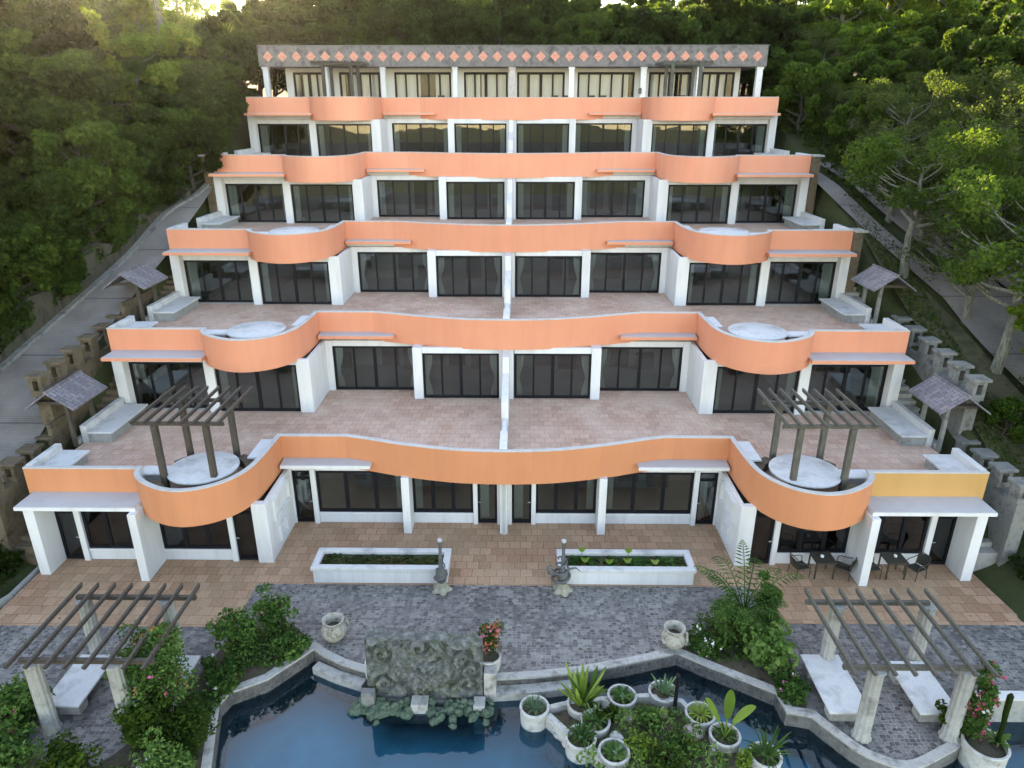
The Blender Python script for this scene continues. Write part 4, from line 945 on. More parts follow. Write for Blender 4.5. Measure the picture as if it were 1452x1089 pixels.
# feathery conifer-like tree: drooping needle sprays on whorled limbs
def make_feather(kind, seed, height, mat):
    g = random.Random(seed); gn = np.random.default_rng(seed); t = thing('tree', '', 'tree', (0, 0, 0)); m = MB()
    m.tube([(0, 0, -.6), (0.05, 0, height * .4), (0, .08, height)], [.2, .13, .03], 8); P, Nn = [], []
    for i in range(46):
        f = .2 + .78 * i / 46; z = height * f; a = i * 2.4; ln = (1 - f) * 2.6 + .5
        e = Vector((math.cos(a) * ln, math.sin(a) * ln, z + ln * .35)); s = Vector((0, 0, z)); m.tube([s, (s + e) / 2 + Vector((0, 0, .08)), e], [.035, .022, .008], 5)
        for k in range(int(90 * ln)):
            q = g.uniform(.25, 1.05); p = s + (e - s) * q; d = gn.normal(size=3) * .22; P.append((p.x + d[0], p.y + d[1], p.z + d[2] * 1.2 - .1)); Nn.append((math.cos(a + 1.57), math.sin(a + 1.57), .2))
    m.build('trunk', 'bark_pale', t, smooth=True)
    leaf_object('crown', mat, t, np.array(P), np.array(Nn), .07, seed, long=5.5, jitter=.5); PROTO[kind] = t; t['used'] = 0
make_feather('feather', 9, 10.5, 'leaf_bright')
def frond(m, base, a, ln, droop, w, n=9, up=.9, pinn=True):
    P = []
    for i in range(n):
        q = i / (n - 1); r = ln * q * (1 - .18 * q); P.append(Vector((base[0] + math.cos(a) * r, base[1] + math.sin(a) * r, base[2] + up * ln * q - droop * ln * q * q)))
    sd = Vector((-math.sin(a), math.cos(a), 0))
    if pinn:
        m.tube(P, [.025 * (1 - .7 * i / n) for i in range(n)], 4)
        k = 16
        for i in range(2, k + 1):
            q = i / k * (n - 1) ; j = min(int(q), n - 2); p = P[j] + (P[j + 1] - P[j]) * (q - j); tg = (P[j + 1] - P[j]).normalized(); l2 = w * math.sin(math.pi * (.12 + .86 * i / k)) + .05
            for s in (-1, 1):
                e = p + sd * s * l2 * .8 + tg * l2 * .55 - Vector((0, 0, l2 * .35)); mid = (p + e) / 2; ww = tg * (.05 * w + .01); m.add([p, mid + ww, e, mid - ww], [(0, 1, 2, 3)])
    else:
        vs = []
        for i, p in enumerate(P):
            q = i / (n - 1); ww = w * (math.sin(math.pi * (.12 + .88 * q)) ** .7 if q < 1 else 0.02); vs += [p - sd * ww + Vector((0, 0, ww * .35)), p, p + sd * ww + Vector((0, 0, ww * .35))]
        m.add(vs, [(3 * i + j, 3 * i + j + 1, 3 * i + j + 4, 3 * i + j + 3) for i in range(n - 1) for j in range(2)])
def make_palm(kind, seed):
    g = random.Random(seed); t = thing('palm_tree', '', 'tree', (0, 0, 0))
    MB().tube([(0, 0, -.5), (.1, 0, 2.5), (.0, .1, 5.2)], [.2, .15, .13], 10).build('trunk', 'bark_pale', t, smooth=True)
    m = MB()
    for i in range(22): frond(m, (0, .1, 5.2), i * 2.4, g.uniform(2.2, 2.9), g.uniform(.7, 1.7), .55, up=g.uniform(.4, 1.3))
    m.build('crown', 'leaf_lime', t); PROTO[kind] = t; t['used'] = 0
make_palm('palm', 10)

gt = random.Random(21)
def plant(kind, x, y, sc, label, group, rot=None, z=None, name=None):
    t = PROTO[kind]; zz = T(x, y) if z is None else z; rot = gt.uniform(0, 6.28) if rot is None else rot
    s3 = (sc * gt.uniform(.92, 1.1), sc * gt.uniform(.92, 1.1), sc * gt.uniform(.92, 1.08))
    if not t['used']:
        t.location = (x, y, zz); t.rotation_euler = (0, 0, rot); t.scale = s3; t['label'] = label; t['group'] = group; t['used'] = 1; return t
    return copy_thing(t, (x, y, zz), rot, s3, label, group)
LF, RF, BF = 'trees of the left slope', 'trees of the right slope', 'trees behind the building'
def pick(g, opts): return g.choice(opts)
KL = {'dense': 'dense dark green broadleaf tree', 'dense2': 'large dense dark green tree', 'mid': 'full mid green tree', 'bright': 'sunlit yellow green tree', 'airy': 'tall airy tree with pale trunk', 'olive': 'thin olive leaved tree with bare twigs', 'flower': 'sparse twiggy tree with yellow blossoms', 'bare': 'nearly bare pale branched tree', 'round': 'low rounded bushy tree', 'feather': 'feathery conifer with drooping sprays', 'shade': 'open crowned tree with a leaning grey trunk', 'palm': 'palm with arching sunlit fronds'}
ROWW = ['front', 'second', 'third', 'fourth', 'fifth']
# left slope
yy = 1.0; row = 0
while yy < 62:
    off = 1.6; col = 0
    x = far_x(yy) - off
    lim = -(.76 * (yy + 24) + 5)
    while x > lim:
        X, Y = x + gt.uniform(-.7, .7), yy + gt.uniform(-1, 1)
        if yy > 28 and X > -19.5: X = -19.8
        if yy < 14: kind = pick(gt, ['dense', 'dense', 'dense2', 'mid']); sc = .9 + .05 * col
        elif yy < 28: kind = pick(gt, ['dense', 'mid', 'bright', 'mid', 'dense2', 'feather' if x < -26 else 'round']); sc = .86 + .03 * col
        else: kind = pick(gt, ['bright', 'bright', 'feather', 'bright', 'mid', 'feather']); sc = .84  # brighter leaf colours carry the sun glow of the upper slope
        if col == 0: sc *= .8
        sc *= gt.uniform(.88, 1.12)
        if col == 0 and yy < 27: lab = f'{KL[kind]} overhanging the left road, number {row+1} up the slope from the front'.replace('number %d' % (row + 1), ['the lowest', 'second', 'third', 'fourth', 'fifth', 'sixth', 'seventh', 'eighth', 'ninth', 'tenth'][row])
        else: lab = KL[kind] + (' in the lower left woods' if yy < 15 else ' high in the upper left woods' if yy > 30 else ' in the middle of the left woods')
        plant(kind, X, Y, sc, lab, LF)
        x -= gt.uniform(3.0, 4.0) * (1 if yy < 30 else 1.25); col += 1
    yy += 3.3 if yy < 30 else 4.6; row += 1
for i, yb in enumerate([-2.5 + 1.45 * q for q in range(17)]):
    plant('round', far_x(yb) - 1.25 - gt.uniform(0, .5), yb, (.66 if yb > 15 else .82) * gt.uniform(.85, 1.2), 'low dark bush hanging over the mossy retaining wall of the left road', 'bushes over the retaining wall')
for x, y, kd in ((-19.4, 24.2, 'dense'), (-20.4, 27.5, 'mid'), (-19.8, 31.0, 'dense'), (-20.6, 34.6, 'dense2'), (-19.0, 38.0, 'dense'), (-23.0, 30.0, 'mid')):
    plant(kd, x, y, .74, KL[kd] + ' close to the upper left corner of the building', LF)
plant('palm', -24.3, 31.5, 1.5, 'sunlit palm with arching fronds above the left woods', LF)
plant('palm', -22.2, 35, 1.25, 'smaller palm with bright fronds left of the top storey', LF)
for x, y, kd, sc in ((-27.5, 42, 'feather', 1.15), (-30.5, 40, 'feather', 1.1), (-33, 45, 'feather', 1.2), (-36.5, 43, 'bright', 1.1)):
    plant(kd, x, y, sc, KL[kd] + ' backlit against the bright sky at upper left', LF)
# behind the building
for j, yb in enumerate((40.5, 44.5, 49, 55)):
    xb = -21 + (j % 2) * 2
    while xb < 24:
        kind = pick(gt, ['dense', 'dense2', 'mid', 'dense', 'dense2']) if j < 2 else pick(gt, ['dense2', 'mid', 'airy', 'dense', 'mid'])
        plant(kind, xb + gt.uniform(-.6, .6), yb + gt.uniform(-.8, .8), (.92 + .1 * (j > 1)) * gt.uniform(.88, 1.12), KL[kind] + (' right behind the stone roof' if j == 0 else ' further back behind the roof'), BF)
        xb += gt.uniform(3.4, 4.4)
# right slope: dense undergrowth at the back, thin twiggy trees near the drive
for (x, y, kind, sc, lab) in (
    (19.7, 12.3, 'shade', .98, 'open tree with leaning forked trunk between the wheel tracks and the grass'),
    (21.2, 6.4, 'shade', 1.05, 'large open tree with thick grey trunk on the near edge of the driveway'),
    (23.2, 5.0, 'bright', .62, 'bright leafy young tree at the right frame edge beside the driveway'),
    (21.0, .6, 'bright', .42, 'small bright green tree below the driveway at the right frame edge'),
    (22.6, -.6, 'mid', .5, 'small full green tree low at the right edge below the piers'),
    (19.9, 3.1, 'round', .38, 'small bush leaning over the right crenellated wall'),
    (26.8, 13.5, 'flower', 1.05, 'twiggy yellow blossomed tree on the far side of the driveway'),
    (27.6, 9.3, 'flower', 1.0, 'bare branched yellow flowering tree at the right edge above the driveway'),
    (24.9, 16.8, 'flower', .98, 'yellow flowering tree with tangled twigs above the upper drive'),
    (28.4, 18.0, 'olive', 1.05, 'olive twiggy tree behind the yellow flowering trees'),
    (22.4, 20.0, 'olive', .8, 'thin olive tree next to the upper end of the wheel tracks'),
    (30.5, 12.8, 'olive', 1.1, 'tall olive tree at the far right edge of the photo'),
    (24.8, 11.0, 'flower', .95, 'yellow flowering twiggy tree growing at the driveway bend'),
    (23.2, 14.2, 'olive', .8, 'thin olive tree between the wheel tracks and the upper drive'),
    (26.2, 5.5, 'olive', .85, 'thin twiggy olive tree low at the right frame edge across the drive'),
    (21.4, 9.4, 'bare', .8, 'thin twiggy tree on the grass strip between the drive and the left wheel track'),
    (21.9, 15.4, 'flower', .8, 'low twiggy yellow flowering tree beside the upper wheel tracks'),
    (22.9, 2.6, 'olive', .72, 'small twiggy olive tree by the drive low at the right edge'),
    (22.6, 11.8, 'bare', .85, 'nearly bare pale branched tree on the strip right of the leaning forked tree'),
    (25.4, 8.2, 'bare', 1.0, 'nearly bare pale branched tree across the drive at the right frame edge'),
    (20.9, 17.2, 'bare', .8, 'nearly bare pale branched tree beside the upper end of the wheel tracks'),
    (27.0, 16.0, 'bare', 1.1, 'tall nearly bare pale branched tree among the yellow flowering trees'),
    (32.5, 17, 'mid', 1.0, 'full green tree behind the far right olive tree')):
    plant(kind, x, y, sc, lab, RF)
yy = 22
row = 0
while yy < 62:
    x = 19.6 + gt.uniform(0, 1) + (1.4 if yy < 26 else 0); col = 0
    while x < .74 * (yy + 24) + 4:
        r = gt.random()
        kind = pick(gt, ['dense', 'mid', 'round', 'olive']) if col < 2 else pick(gt, ['olive', 'mid', 'olive', 'dense', 'flower'] if yy < 34 else ['airy', 'bright', 'airy', 'bright', 'mid'])
        sc = (.62 if kind != 'round' else .9) if col < 2 and yy < 34 else .82
        plant(kind, x + gt.uniform(-.6, .6), yy + gt.uniform(-.9, .9), sc * gt.uniform(.88, 1.12), KL[kind] + (' on the upper right slope' if yy > 34 else ' in the right woods beside the top storeys'), RF)
        x += gt.uniform(3.0, 4.2); col += 1
    yy += 3.6 if yy < 30 else 4.8; row += 1
for x, y in ((31, 44), (36, 40), (41, 46), (34, 50)): plant('airy', x, y, 1.15, 'tall airy tree standing against the sky on the upper right slope', RF)

# ---- undergrowth: loose ground cover that nobody could count
def ground_cover(name, regions, mat, n, size, seed, zoff=.1, spread=.18, zf=T, long=1.8):
    g = np.random.default_rng(seed); P = []
    for (x0, x1, y0, y1, w) in regions:
        k = int(n * w); P += [(a, b, zf(a, b) + zoff + abs(c) * spread) for a, b, c in zip(g.uniform(x0, x1, k), g.uniform(y0, y1, k), g.normal(size=k))]
    P = np.array(P); Nn = np.tile([0, 0, 1.0], (len(P), 1)); o = leaf_object(name, mat, None, P, Nn, size, seed, jitter=.75, long=long); o['kind'] = 'stuff'; return o
ground_cover('undergrowth', [(-40, -23.8, -6, 30, .45), (-24.5, -17.9, -6, -.5, .18), (26.5, 45, -4, 30, .3), (-24.5, -19, 0, 22, .0), (19, 27, 18.5, 30, .12), (18.4, 30, -7, -2, .10)], 'leaf_dark', 26000, .17, 41, .12, .3)
g_ = np.random.default_rng(8); iv = []
for _ in range(7000):
    q = g_.uniform(0, len(fw) - 1.01); i_ = int(q); f_ = q - i_; x = fw[i_][0] + (fw[i_ + 1][0] - fw[i_][0]) * f_; y = fw[i_][1] + (fw[i_ + 1][1] - fw[i_][1]) * f_
    if math.sin(y * 1.9) + .5 * math.sin(y * 4.7) + g_.normal() * .35 < -.2: continue
    hgt = g_.uniform(.1, 1) ** .6; iv.append((x - .32 - .5 * g_.random() * (hgt > .85) , y, zr(x, y) + .25 + 1.75 * hgt))
iv = np.array(iv); o = leaf_object('wall_ivy', 'leaf_mid', None, iv, np.tile([.8, -.2, .5], (len(iv), 1)), .13, 3, jitter=.6); o['kind'] = 'stuff'
ground_cover('grass', [(18.9, 20.2, 1, 18, .6), (18.9, 24, -4, 1.2, .4)], 'leaf_mid', 9000, .05, 42, .2, .08, long=3)
ground_cover('fallen_leaves', [(-16, 16, -5.5, -2.4, .2), (20, 25, 2, 12, .5), (-12.5, -9, -8, -5, .2)], 'leaf_olive', 260, .05, 43, .0, .0, zf=lambda x, y: (.03 if y < 0 else slope(x, y) + .36))

# ---- garden plants
def shrub(name, label, x, y, h, w, mat, lsize, n, seed, group=None, flowers=None, stems=6, z=.05, long=1.8, upright=0, cat='shrub'):
    g = random.Random(seed); gn = np.random.default_rng(seed); t = thing(name, label, cat, (x, y, z), group); m = MB(); cs, rd = [], []
    for i in range(stems):
        a = i * 2.4 + g.uniform(-.4, .4); r = w * g.uniform(.25, .8) * (1 - upright); hh = h * g.uniform(.6, 1)
        e = Vector((x + math.cos(a) * r, y + math.sin(a) * r, z + hh * .85)); s = Vector((x + math.cos(a) * r * .15, y + math.sin(a) * r * .15, z - .1))
        m.tube([s, (s + e) / 2 + Vector((g.uniform(-.05, .05), g.uniform(-.05, .05), .05)), e], [.028, .02, .008], 5)
        for q in (.35, .6, .8, 1.0):
            c = s + (e - s) * q; cs.append(np.array(c) + gn.normal(size=3) * w * .14); rd.append(w * g.uniform(.22, .42))
    m.build('stem', 'bark', t)
    P, Nn = clump_points(gn, cs, rd, n / len(cs), .85); P[:, 2] = np.maximum(P[:, 2], z + .02)
    leaf_object('foliage', mat, t, P, Nn, lsize, seed, long=long, jitter=.6)
    for fm, k in (flowers or []):
        out = P + Nn * .06; pick_ = gn.choice(len(P), k, replace=False); Q = np.repeat(out[pick_], 5, 0) + gn.normal(size=(k * 5, 3)) * .045; leaf_object('blossoms', fm, t, Q, np.tile([0, -.5, .7], (len(Q), 1)), .075, seed + 9, long=1.1, jitter=.8)
    return t
# left bed
shrub('shrub', 'tall upright leafy shrub with one magenta blossom in the left flower bed', -7.2, -4.3, 2.0, .8, 'leaf_shrub', .075, 1500, 51, 'shrubs of the flower beds', [('petal_pink', 5)], 8, upright=.3)
shrub('shrub', 'dense dark shrub at the back of the left flower bed', -8.1, -4.9, 1.7, .85, 'leaf_shrub', .075, 1900, 52, 'shrubs of the flower beds', None, 8)
shrub('shrub', 'low fresh green shrub beside the left pool coping', -6.6, -5.0, .55, .6, 'leaf_shrub', .08, 1300, 53, 'shrubs of the flower beds', [('petal_yellow', 6)], 7)
shrub('shrub', 'wide low shrub with white blooms left of the pool', -8.15, -6.2, .6, .75, 'leaf_shrub', .08, 1500, 54, 'shrubs of the flower beds', [('petal_white', 10), ('petal_coral', 5)], 8)
shrub('shrub', 'dark green shrub mass at the lower left pool edge', -8.7, -8.3, 1.0, 1.0, 'leaf_mid', .06, 3200, 55, 'shrubs of the flower beds', None, 10)
shrub('shrub', 'rounded dark shrub nearest the bottom edge left of the pool', -8.6, -9.7, .9, 1.1, 'leaf_shrub', .06, 3000, 56, 'shrubs of the flower beds', [('petal_white', 8)], 9)
shrub('bougainvillea', 'large climbing bougainvillea with coral and pink flowers over the left pool pergola', -9.75, -7.0, 2.75, 1.35, 'leaf_shrub', .06, 9500, 57, None, [('petal_coral', 46), ('petal_pink', 40)], 15, cat='climber')
shrub('shrub', 'deep green shrub under the climbing bougainvillea', -9.55, -8.2, 1.35, .85, 'leaf_mid', .08, 2400, 58, 'shrubs of the flower beds', None, 9)
shrub('shrub', 'low dark shrub in front of the left pergola', -11.2, -9.3, .55, 1.0, 'leaf_mid', .08, 1900, 59, 'shrubs of the flower beds', None, 8)
shrub('shrub', 'pink flowered shrub at the left frame edge beside the pergola post', -13.6, -7.6, 1.2, .9, 'leaf_shrub', .085, 1900, 60, 'shrubs of the flower beds', [('petal_pink', 14)], 9)
shrub('shrub', 'leafy shrub with small pink flowers in the bottom left corner', -12.9, -9.0, .9, 1.0, 'leaf_shrub', .085, 2000, 61, 'shrubs of the flower beds', [('petal_pink', 10)], 9)
shrub('shrub', 'dark bush beside the left wing wall of the ground floor', -18.6, -1.4, 1.2, .9, 'leaf_dark', .12, 1300, 62, 'bushes beside the building', None, 8, z=.1)
shrub('shrub', 'dark broadleaf bush at the left frame edge below the road', -20.0, -2.6, 1.4, 1.1, 'leaf_mid', .12, 1500, 63, 'bushes beside the building', None, 8, z=.1)
shrub('shrub', 'shady bush right of the patio edge', 19.0, -1.6, .9, .9, 'leaf_dark', .12, 1100, 64, 'bushes beside the building', None, 7, z=.1)
# right bed
shrub('shrub', 'dark broad leaved shrub in the middle of the right flower bed', 8.2, -5.2, 1.25, .85, 'leaf_shrub', .15, 900, 65, 'shrubs of the flower beds', None, 9, long=1.5)
shrub('shrub', 'full green shrub at the back of the right flower bed', 7.4, -4.0, 1.5, .8, 'leaf_shrub', .065, 2200, 66, 'shrubs of the flower beds', None, 9)
shrub('shrub', 'low shrub with tiny white flowers near the right urn', 6.5, -4.65, .55, .6, 'leaf_shrub', .07, 1300, 67, 'shrubs of the flower beds', [('petal_white', 14)], 8)
shrub('shrub', 'low leafy shrub at the pool corner before the right slab bench', 8.55, -6.5, .5, .5, 'leaf_shrub', .08, 1000, 68, 'shrubs of the flower beds', [('petal_pink', 3), ('petal_white', 6)], 7)
shrub('shrub', 'upright feathery shrub taller than its neighbours in the right flower bed', 8.75, -3.55, 2.4, .6, 'leaf_shrub', .05, 3600, 69, 'shrubs of the flower beds', None, 9, long=4.5, upright=.4)
t = thing('fern_palm', 'plant with long arching feathery fronds in the right flower bed', 'plant', (8.0, -3.6, .05)); m = MB(); gf = random.Random(4)
m.tube([(8.0, -3.6, 0), (8.0, -3.6, .7)], [.1, .08], 8); m.build('stem', 'bark', t); m = MB()
for i in range(17): frond(m, (8.0, -3.6, .7), i * 2.4 + 2.6, gf.uniform(1.4, 2.2), gf.uniform(.8, 1.4), .36, up=gf.uniform(1.1, 1.9))
m.build('fronds', 'leaf_shrub', t)
ground_cover('bed_ground_cover', [(-8.6, -6.6, -5.6, -3.9, .2), (-9, -8, -9, -6.6, .2), (-11, -7.6, -12, -9.2, .3), (-16, -13, -9.5, -6.7, .3), (6.6, 8.8, -5.2, -3.0, .25), (8.2, 8.9, -6.9, -5, .12)], 'leaf_shrub', 5200, .07, 71, .03, .09, zf=lambda x, y: .05)

# ---- plants in pots
def blades(t, x, y, z, n, ln, w, droop, up, mat, seed, name='leaves', pinn=False):
    g = random.Random(seed); m = MB()
    for i in range(n): frond(m, (x + .04 * math.cos(i * 2.4), y + .04 * math.sin(i * 2.4), z), i * 2.4 + g.uniform(-.3, .3), ln * g.uniform(.75, 1.1), droop * g.uniform(.6, 1.3), w, up=up * g.uniform(.6, 1.3), pinn=pinn, n=7)
    return m.build(name, mat, t, smooth=True)
def pot(x, y, label, r=.42, z0=-.75, z1=.15, mat='pot_white'):
    t = thing('round_pot', label, 'pot', (x, y, z0), 'round white pots in the pool')
    h = z1 - z0
    MB().lathe([(r * .86, 0), (r * .95, h * .25), (r * .98, h * .7), (r, h - .06), (r + .015, h - .03), (r, h), (r - .055, h), (r - .075, h - .16), (.01, h - .15)], x, y, z0, 40).build('body', mat, t, smooth=True)
    MB().lathe([(r - .065, h - .145), (r * .5, h - .11), (.01, h - .10)], x, y, z0, 24, wob=lambda a, z: .02 * math.sin(5 * a)).build('soil', 'soil', t)
    return z1 - .11
PP = [(1.06, -7.06, 'leftmost round white pot in the pool holding a fine spiky rosette', 'spike'), (2.42, -6.93, 'round white pot holding the tall yellow striped plant nearest the cobbles', 'yucca'), (3.62, -6.62, 'round white pot with low leafy succulents behind the island', 'succ'), (4.85, -6.45, 'round white pot holding a pale spiky agave beside the dark post', 'agave'),
      (5.75, -7.25, 'round white pot with a lime green spider plant', 'spider'), (6.25, -7.98, 'round white pot holding the big paddle leaf plant', 'paddle'), (2.30, -8.10, 'round white pot with grassy plants at the front left of the island', 'grass'), (3.15, -8.55, 'round white pot at the bottom edge with short leaves', 'succ'), (2.75, -7.55, 'round white pot half buried in the island greenery', 'grass'), (7.15, -8.62, 'round white pot at the bottom edge right of the island', 'grass')]
for i, (x, y, lab, kd) in enumerate(PP):
    z = pot(x, y, lab)
    pl = {'spike': 'fine spiky green rosette plant in the leftmost pool pot', 'yucca': 'tall yellow striped sword leaved plant in a pool pot', 'succ': ['', '', 'low leafy succulent plant in the pot behind the island', '', '', '', '', 'short leaved plant in the pot at the bottom edge'][i] if kd == 'succ' else '', 'agave': 'pale spiky agave in the pot beside the dark post', 'spider': 'lime green spider plant in a pool pot', 'paddle': 'plant with two big paddle shaped leaves in a pool pot', 'grass': {6: 'grassy plant in the front left pool pot', 8: 'grassy plant in the pot amid the island greenery', 9: 'tall grassy plant in the pot at the bottom right of the island'}.get(i, '')}[kd]
    t = thing('potted_plant', pl, 'plant', (x, y, z), 'plants in the pool pots')
    if kd == 'spike': blades(t, x, y, z, 46, .42, .014, .5, .9, 'leaf_agave', i)
    if kd == 'yucca':
        blades(t, x - .05, y, z, 16, .75, .06, .35, 2.0, 'leaf_lime', i); blades(t, x + .15, y + .1, z, 14, .7, .07, .6, 1.6, 'leaf_shrub', i + 30, 'lower_leaves')
    if kd == 'succ': blades(t, x, y, z, 26, .36, .05, .5, .8, 'leaf_shrub', i); blades(t, x + .15, y - .1, z, 14, .25, .045, .4, .9, 'leaf_agave', i + 30, 'lower_leaves')
    if kd == 'agave': blades(t, x, y, z, 20, .48, .035, .25, 1.2, 'leaf_agave', i)
    if kd == 'spider': blades(t, x, y, z, 46, .46, .026, 1.0, 1.1, 'leaf_lime', i)
    if kd == 'grass': blades(t, x, y, z, 44, .5 + .25 * (i == 9), .02, .8, 1.3, 'leaf_shrub', i); blades(t, x + .12, y + .1, z, 10, .34, .06, .7, .9, 'leaf_agave', i + 30, 'lower_leaves')
    if kd == 'paddle':
        blades(t, x, y, z, 22, .4, .03, .8, 1.0, 'leaf_shrub', i); m = MB()
        for (a, ln, up) in ((.2, .75, 1.15), (2.6, .55, 1.6), (1.2, .6, 1.5)):
            e = (x + math.cos(a) * .2, y + math.sin(a) * .2, z + .45); m.tube([(x, y, z), e], [.03, .018], 6); frond(m, e, a, ln, .5, .14, up=up, pinn=False)
        m.build('paddle_leaves', 'leaf_lime', t, smooth=True)
isl = [(1.5, -7.2), (2.0, -6.95), (3.1, -6.75), (4.0, -6.7), (5.1, -6.75), (5.6, -7.3), (6.0, -7.9), (6.7, -8.6), (6.9, -12), (3.2, -12), (2.7, -8.5), (2.2, -8.0), (1.9, -7.6)]
t = thing('island_bed', 'planted island bed with low white kerb walls between the round pots in the pool', 'planter', (4, -8, -.8))
MB().prism(isl[::-1], -1.55, -.10).build('soil', 'soil', t)
MB().ribbon([(1.45, -6.98), (2.05, -6.8), (3.2, -6.62), (4.4, -6.5), (5.35, -6.7), (5.72, -7.4)], -.08, .06, -1.5, .04).ribbon([(1.45, -7.25), (2.05, -7.95)], -.08, .08, -1.5, .04).ribbon([(2.6, -8.35), (3.0, -8.9), (3.2, -12)], -.08, .08, -1.5, .02).build('kerb', 'pot_white', t)
gi = random.Random(9)
isl_cover = np.array([(gi.uniform(2.0, 6.3), gi.uniform(-9.6, -6.85), 0) for _ in range(3600)])
keep = [p for p in isl_cover if (p[0] - 4.2) ** 2 / 4.6 + (p[1] + 8.3) ** 2 / 2.4 < 1 and all((p[0] - q[0]) ** 2 + (p[1] - q[1]) ** 2 > .27 for q in PP)]
P = np.array([(p[0], p[1], -.1 + .35 * abs(math.sin(p[0] * 3.1) * math.sin(p[1] * 2.7)) + abs(gi.gauss(0, .10))) for p in keep])
o = leaf_object('island_ground_cover', 'leaf_shrub', None, P, np.tile([0, 0, 1.0], (len(P), 1)), .055, 77, long=2.6, jitter=.85); o['kind'] = 'stuff'
for i, (x, y, hh, w, mt, ls, lab) in enumerate(((3.1, -7.3, .55, .35, 'leaf_mid', .08, 'dark leafy shrub on the island behind the yellow striped plant'), (4.3, -7.5, .5, .45, 'leaf_shrub', .07, 'fresh green shrub in the middle of the island'), (3.9, -8.4, .6, .5, 'leaf_lime', .06, 'yellowish shrub in the front of the island'), (5.1, -8.3, .55, .5, 'leaf_shrub', .07, 'spreading green shrub on the right half of the island'), (6.55, -8.75, .7, .35, 'leaf_lime', .05, 'light green bush between the right front pots'), (4.5, -9.0, .6, .6, 'leaf_mid', .07, 'dark shrub at the bottom edge of the island'))):
    shrub('shrub', lab, x, y, hh * .85, w, mt, ls, 300, 90 + i, 'shrubs on the pool island', [('petal_yellow', 3)] if i in (2, 3) else None, 5, z=-.08)
for i, (x, y, r, mt, lab) in enumerate(((5.45, -7.75, .26, 'pink_rock', 'large pink rock between the spider plant pot and the paddle leaf pot'), (3.75, -7.25, .17, 'pink_rock', 'ochre pink stone lying in the middle of the island'), (4.75, -7.1, .15, 'pink_rock', 'small pinkish stone below the agave pot'), (3.3, -8.0, .2, 'coping_stone', 'pale grey boulder among the island plants'), (3.15, -6.8, .16, 'pot_white', 'whitish stone between the yellow striped plant and the succulent pot'), (1.75, -7.62, .15, 'coping_stone', 'pale stone in the gap beside the leftmost pot'), (1.95, -7.85, .13, 'pink_rock', 'pinkish stone by the left kerb of the island'), (5.85, -8.35, .16, 'coping_stone', 'grey stone in front of the paddle leaf pot'))):
    z = -.05 if i not in (5, 6) else -.38
    o = rock(x, y, z, r, 60 + i).build('rock', mt, None, smooth=True); o.data.transform(Matrix.Translation((-x, -y, -z))); o.location = (x, y, z); tag(o, lab, 'rock', 'stones of the pool island')
t = thing('garden_post', 'thin dark round post standing on the island beside the agave pot', 'post', (5.1, -6.95, -.1)); MB().lathe([(.07, 0), (.06, .1), (.055, 1.25), (.075, 1.3), (.02, 1.36)], 5.1, -6.95, -.1, 14).build('shaft', 'frame_black', t, smooth=True)
MB().lathe([(.12, -.02), (.12, .05), (.06, .08)], 5.1, -6.95, -.1, 14).build('base', 'concrete', t, smooth=True)
# flower pot behind the relief
t = thing('flower_pot', 'round white pot with pink bougainvillea standing right of the carved slab', 'pot', (-.3, -5.62, .004), None)
MB().lathe([(.24, .004), (.33, .2), (.37, .48), (.38, .62), (.36, .66), (.32, .66), (.30, .54), (.01, .55)], -.3, -5.62, .004, 32).build('body', 'pot_white', t, smooth=True)
MB().lathe([(.31, .57), (.01, .60)], -.3, -5.62, .004, 20).build('soil', 'soil', t)
shrub('bougainvillea', 'small pink and orange flowering bougainvillea in the pot beside the carved slab', -.26, -5.47, 1.15, .55, 'leaf_shrub', .05, 800, 120, None, [('petal_pink', 26), ('petal_coral', 24)], 9, z=.72, upright=.2, cat='flowering plant')
# big pot at the right pool end
zt_ = pot(13.1, -8.3, 'big white stained pot with trailing vine and cactus at the right pergola', .56, -.9, .30)
PROT = shrub('climbing_vine', 'vine with pink flowers climbing from the big right pot onto the pergola post', 12.85, -8.02, 2.75, .55, 'leaf_shrub', .06, 3400, 121, None, [('petal_pink', 60), ('petal_white', 10)], 11, z=.05, upright=.55, cat='climber')
shrub('shrub', 'bushy plant at the foot of the right pergola post beside the big pot', 12.6, -7.75, .7, .45, 'leaf_mid', .07, 1200, 122, None, None, 7)
t = thing('cactus', 'tall dark ribbed cactus column growing in the big right pot', 'cactus', (13.45, -8.25, .2)); MB().tube([(13.45, -8.25, .1), (13.5, -8.2, .8), (13.55, -8.1, 1.1), (13.62, -8.0, 1.6), (13.63, -8.0, 1.68)], [.06, .06, .075, .08, .03], 9).build('stem', 'leaf_mid', t, smooth=True)
blades(t, 13.45, -8.25, .25, 18, .4, .04, .7, 1.0, 'leaf_shrub', 5)
for k_ in list(PROTO):
    if not PROTO[k_]['used']:
        for ch in list(PROTO[k_].children): bpy.data.objects.remove(ch)
        bpy.data.objects.remove(PROTO[k_])
    else: del PROTO[k_]['used']
for o in S.objects:
    if 'used' in o.keys(): del o['used']
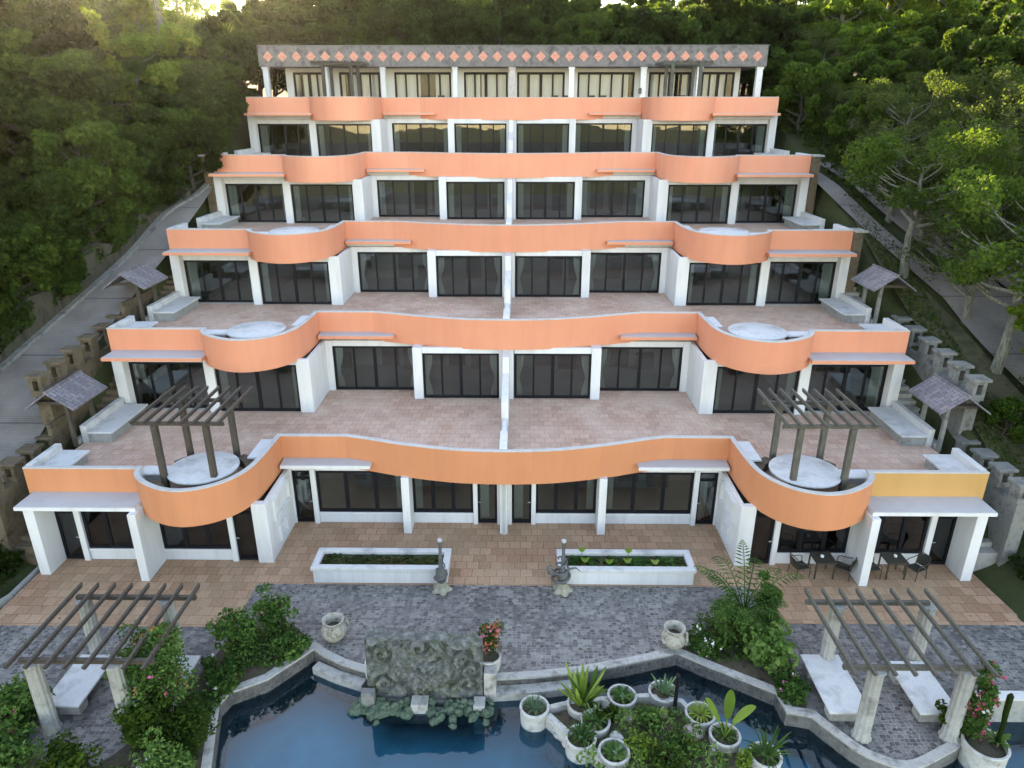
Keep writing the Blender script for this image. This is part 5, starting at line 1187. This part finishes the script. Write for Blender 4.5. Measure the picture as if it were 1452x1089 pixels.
# ------------------------------------------------------------------ sky, sun, camera
SUN_EL, SUN_AZ = R(16), R(-27)       # azimuth from +Y towards +X; behind the building on the left
w = bpy.data.worlds.new('World'); S.world = w; w.use_nodes = True; nt = w.node_tree; nt.nodes.clear()
sky = nt.nodes.new('ShaderNodeTexSky'); sky.sky_type = 'NISHITA'; sky.sun_disc = False; sky.sun_elevation = SUN_EL; sky.sun_rotation = SUN_AZ; sky.air_density = 1.0; sky.dust_density = .6; sky.ozone_density = 1.0; sky.altitude = 100
bg = nt.nodes.new('ShaderNodeBackground'); inp(bg, 'Strength', .15); ow = nt.nodes.new('ShaderNodeOutputWorld'); L(nt, sky.outputs[0], bg.inputs[0]); L(nt, bg.outputs[0], ow.inputs[0])
sd = bpy.data.lights.new('sun', 'SUN'); sd.energy = 5.0; sd.angle = R(.5); sd.color = (1, .86, .62); so = bpy.data.objects.new('sun', sd); C.objects.link(so)
dirv = Vector((math.sin(SUN_AZ) * math.cos(SUN_EL), math.cos(SUN_AZ) * math.cos(SUN_EL), math.sin(SUN_EL)))
so.rotation_euler = dirv.to_track_quat('Z', 'Y').to_euler(); so.location = (-20, 60, 60)
hz = MB().box(-605, 605, -705, 165, -16, 75).build('haze', mat_noise('haze_air', (1, 1, 1), (1, 1, 1)))
hm = M['haze_air'].node_tree; hm.nodes.clear(); ho = hm.nodes.new('ShaderNodeOutputMaterial'); hv = hm.nodes.new('ShaderNodeVolumePrincipled')
inp(hv, 'Color', (1, 1, .94, 1)); inp(hv, 'Density', .00006); inp(hv, 'Anisotropy', .9); L(hm, hv.outputs[0], ho.inputs['Volume']); hz['kind'] = 'stuff'
cam = bpy.data.cameras.new('camera'); cam.lens = 24.79; cam.sensor_width = 36; cam.clip_end = 2000; co = bpy.data.objects.new('camera', cam); C.objects.link(co)
co.location = (.584, -22.492, 16.1); co.rotation_euler = (math.pi / 2 - .374, 0, .011)
S.camera = co
S.view_settings.view_transform = 'Standard'; S.view_settings.look = 'None'; S.view_settings.gamma = 1; S.view_settings.use_white_balance = True; S.view_settings.white_balance_temperature = 8250; S.view_settings.white_balance_tint = 16; S.view_settings.exposure = 2.9
S.cycles.max_bounces = 8; S.cycles.transparent_max_bounces = 16; S.cycles.use_denoising = True
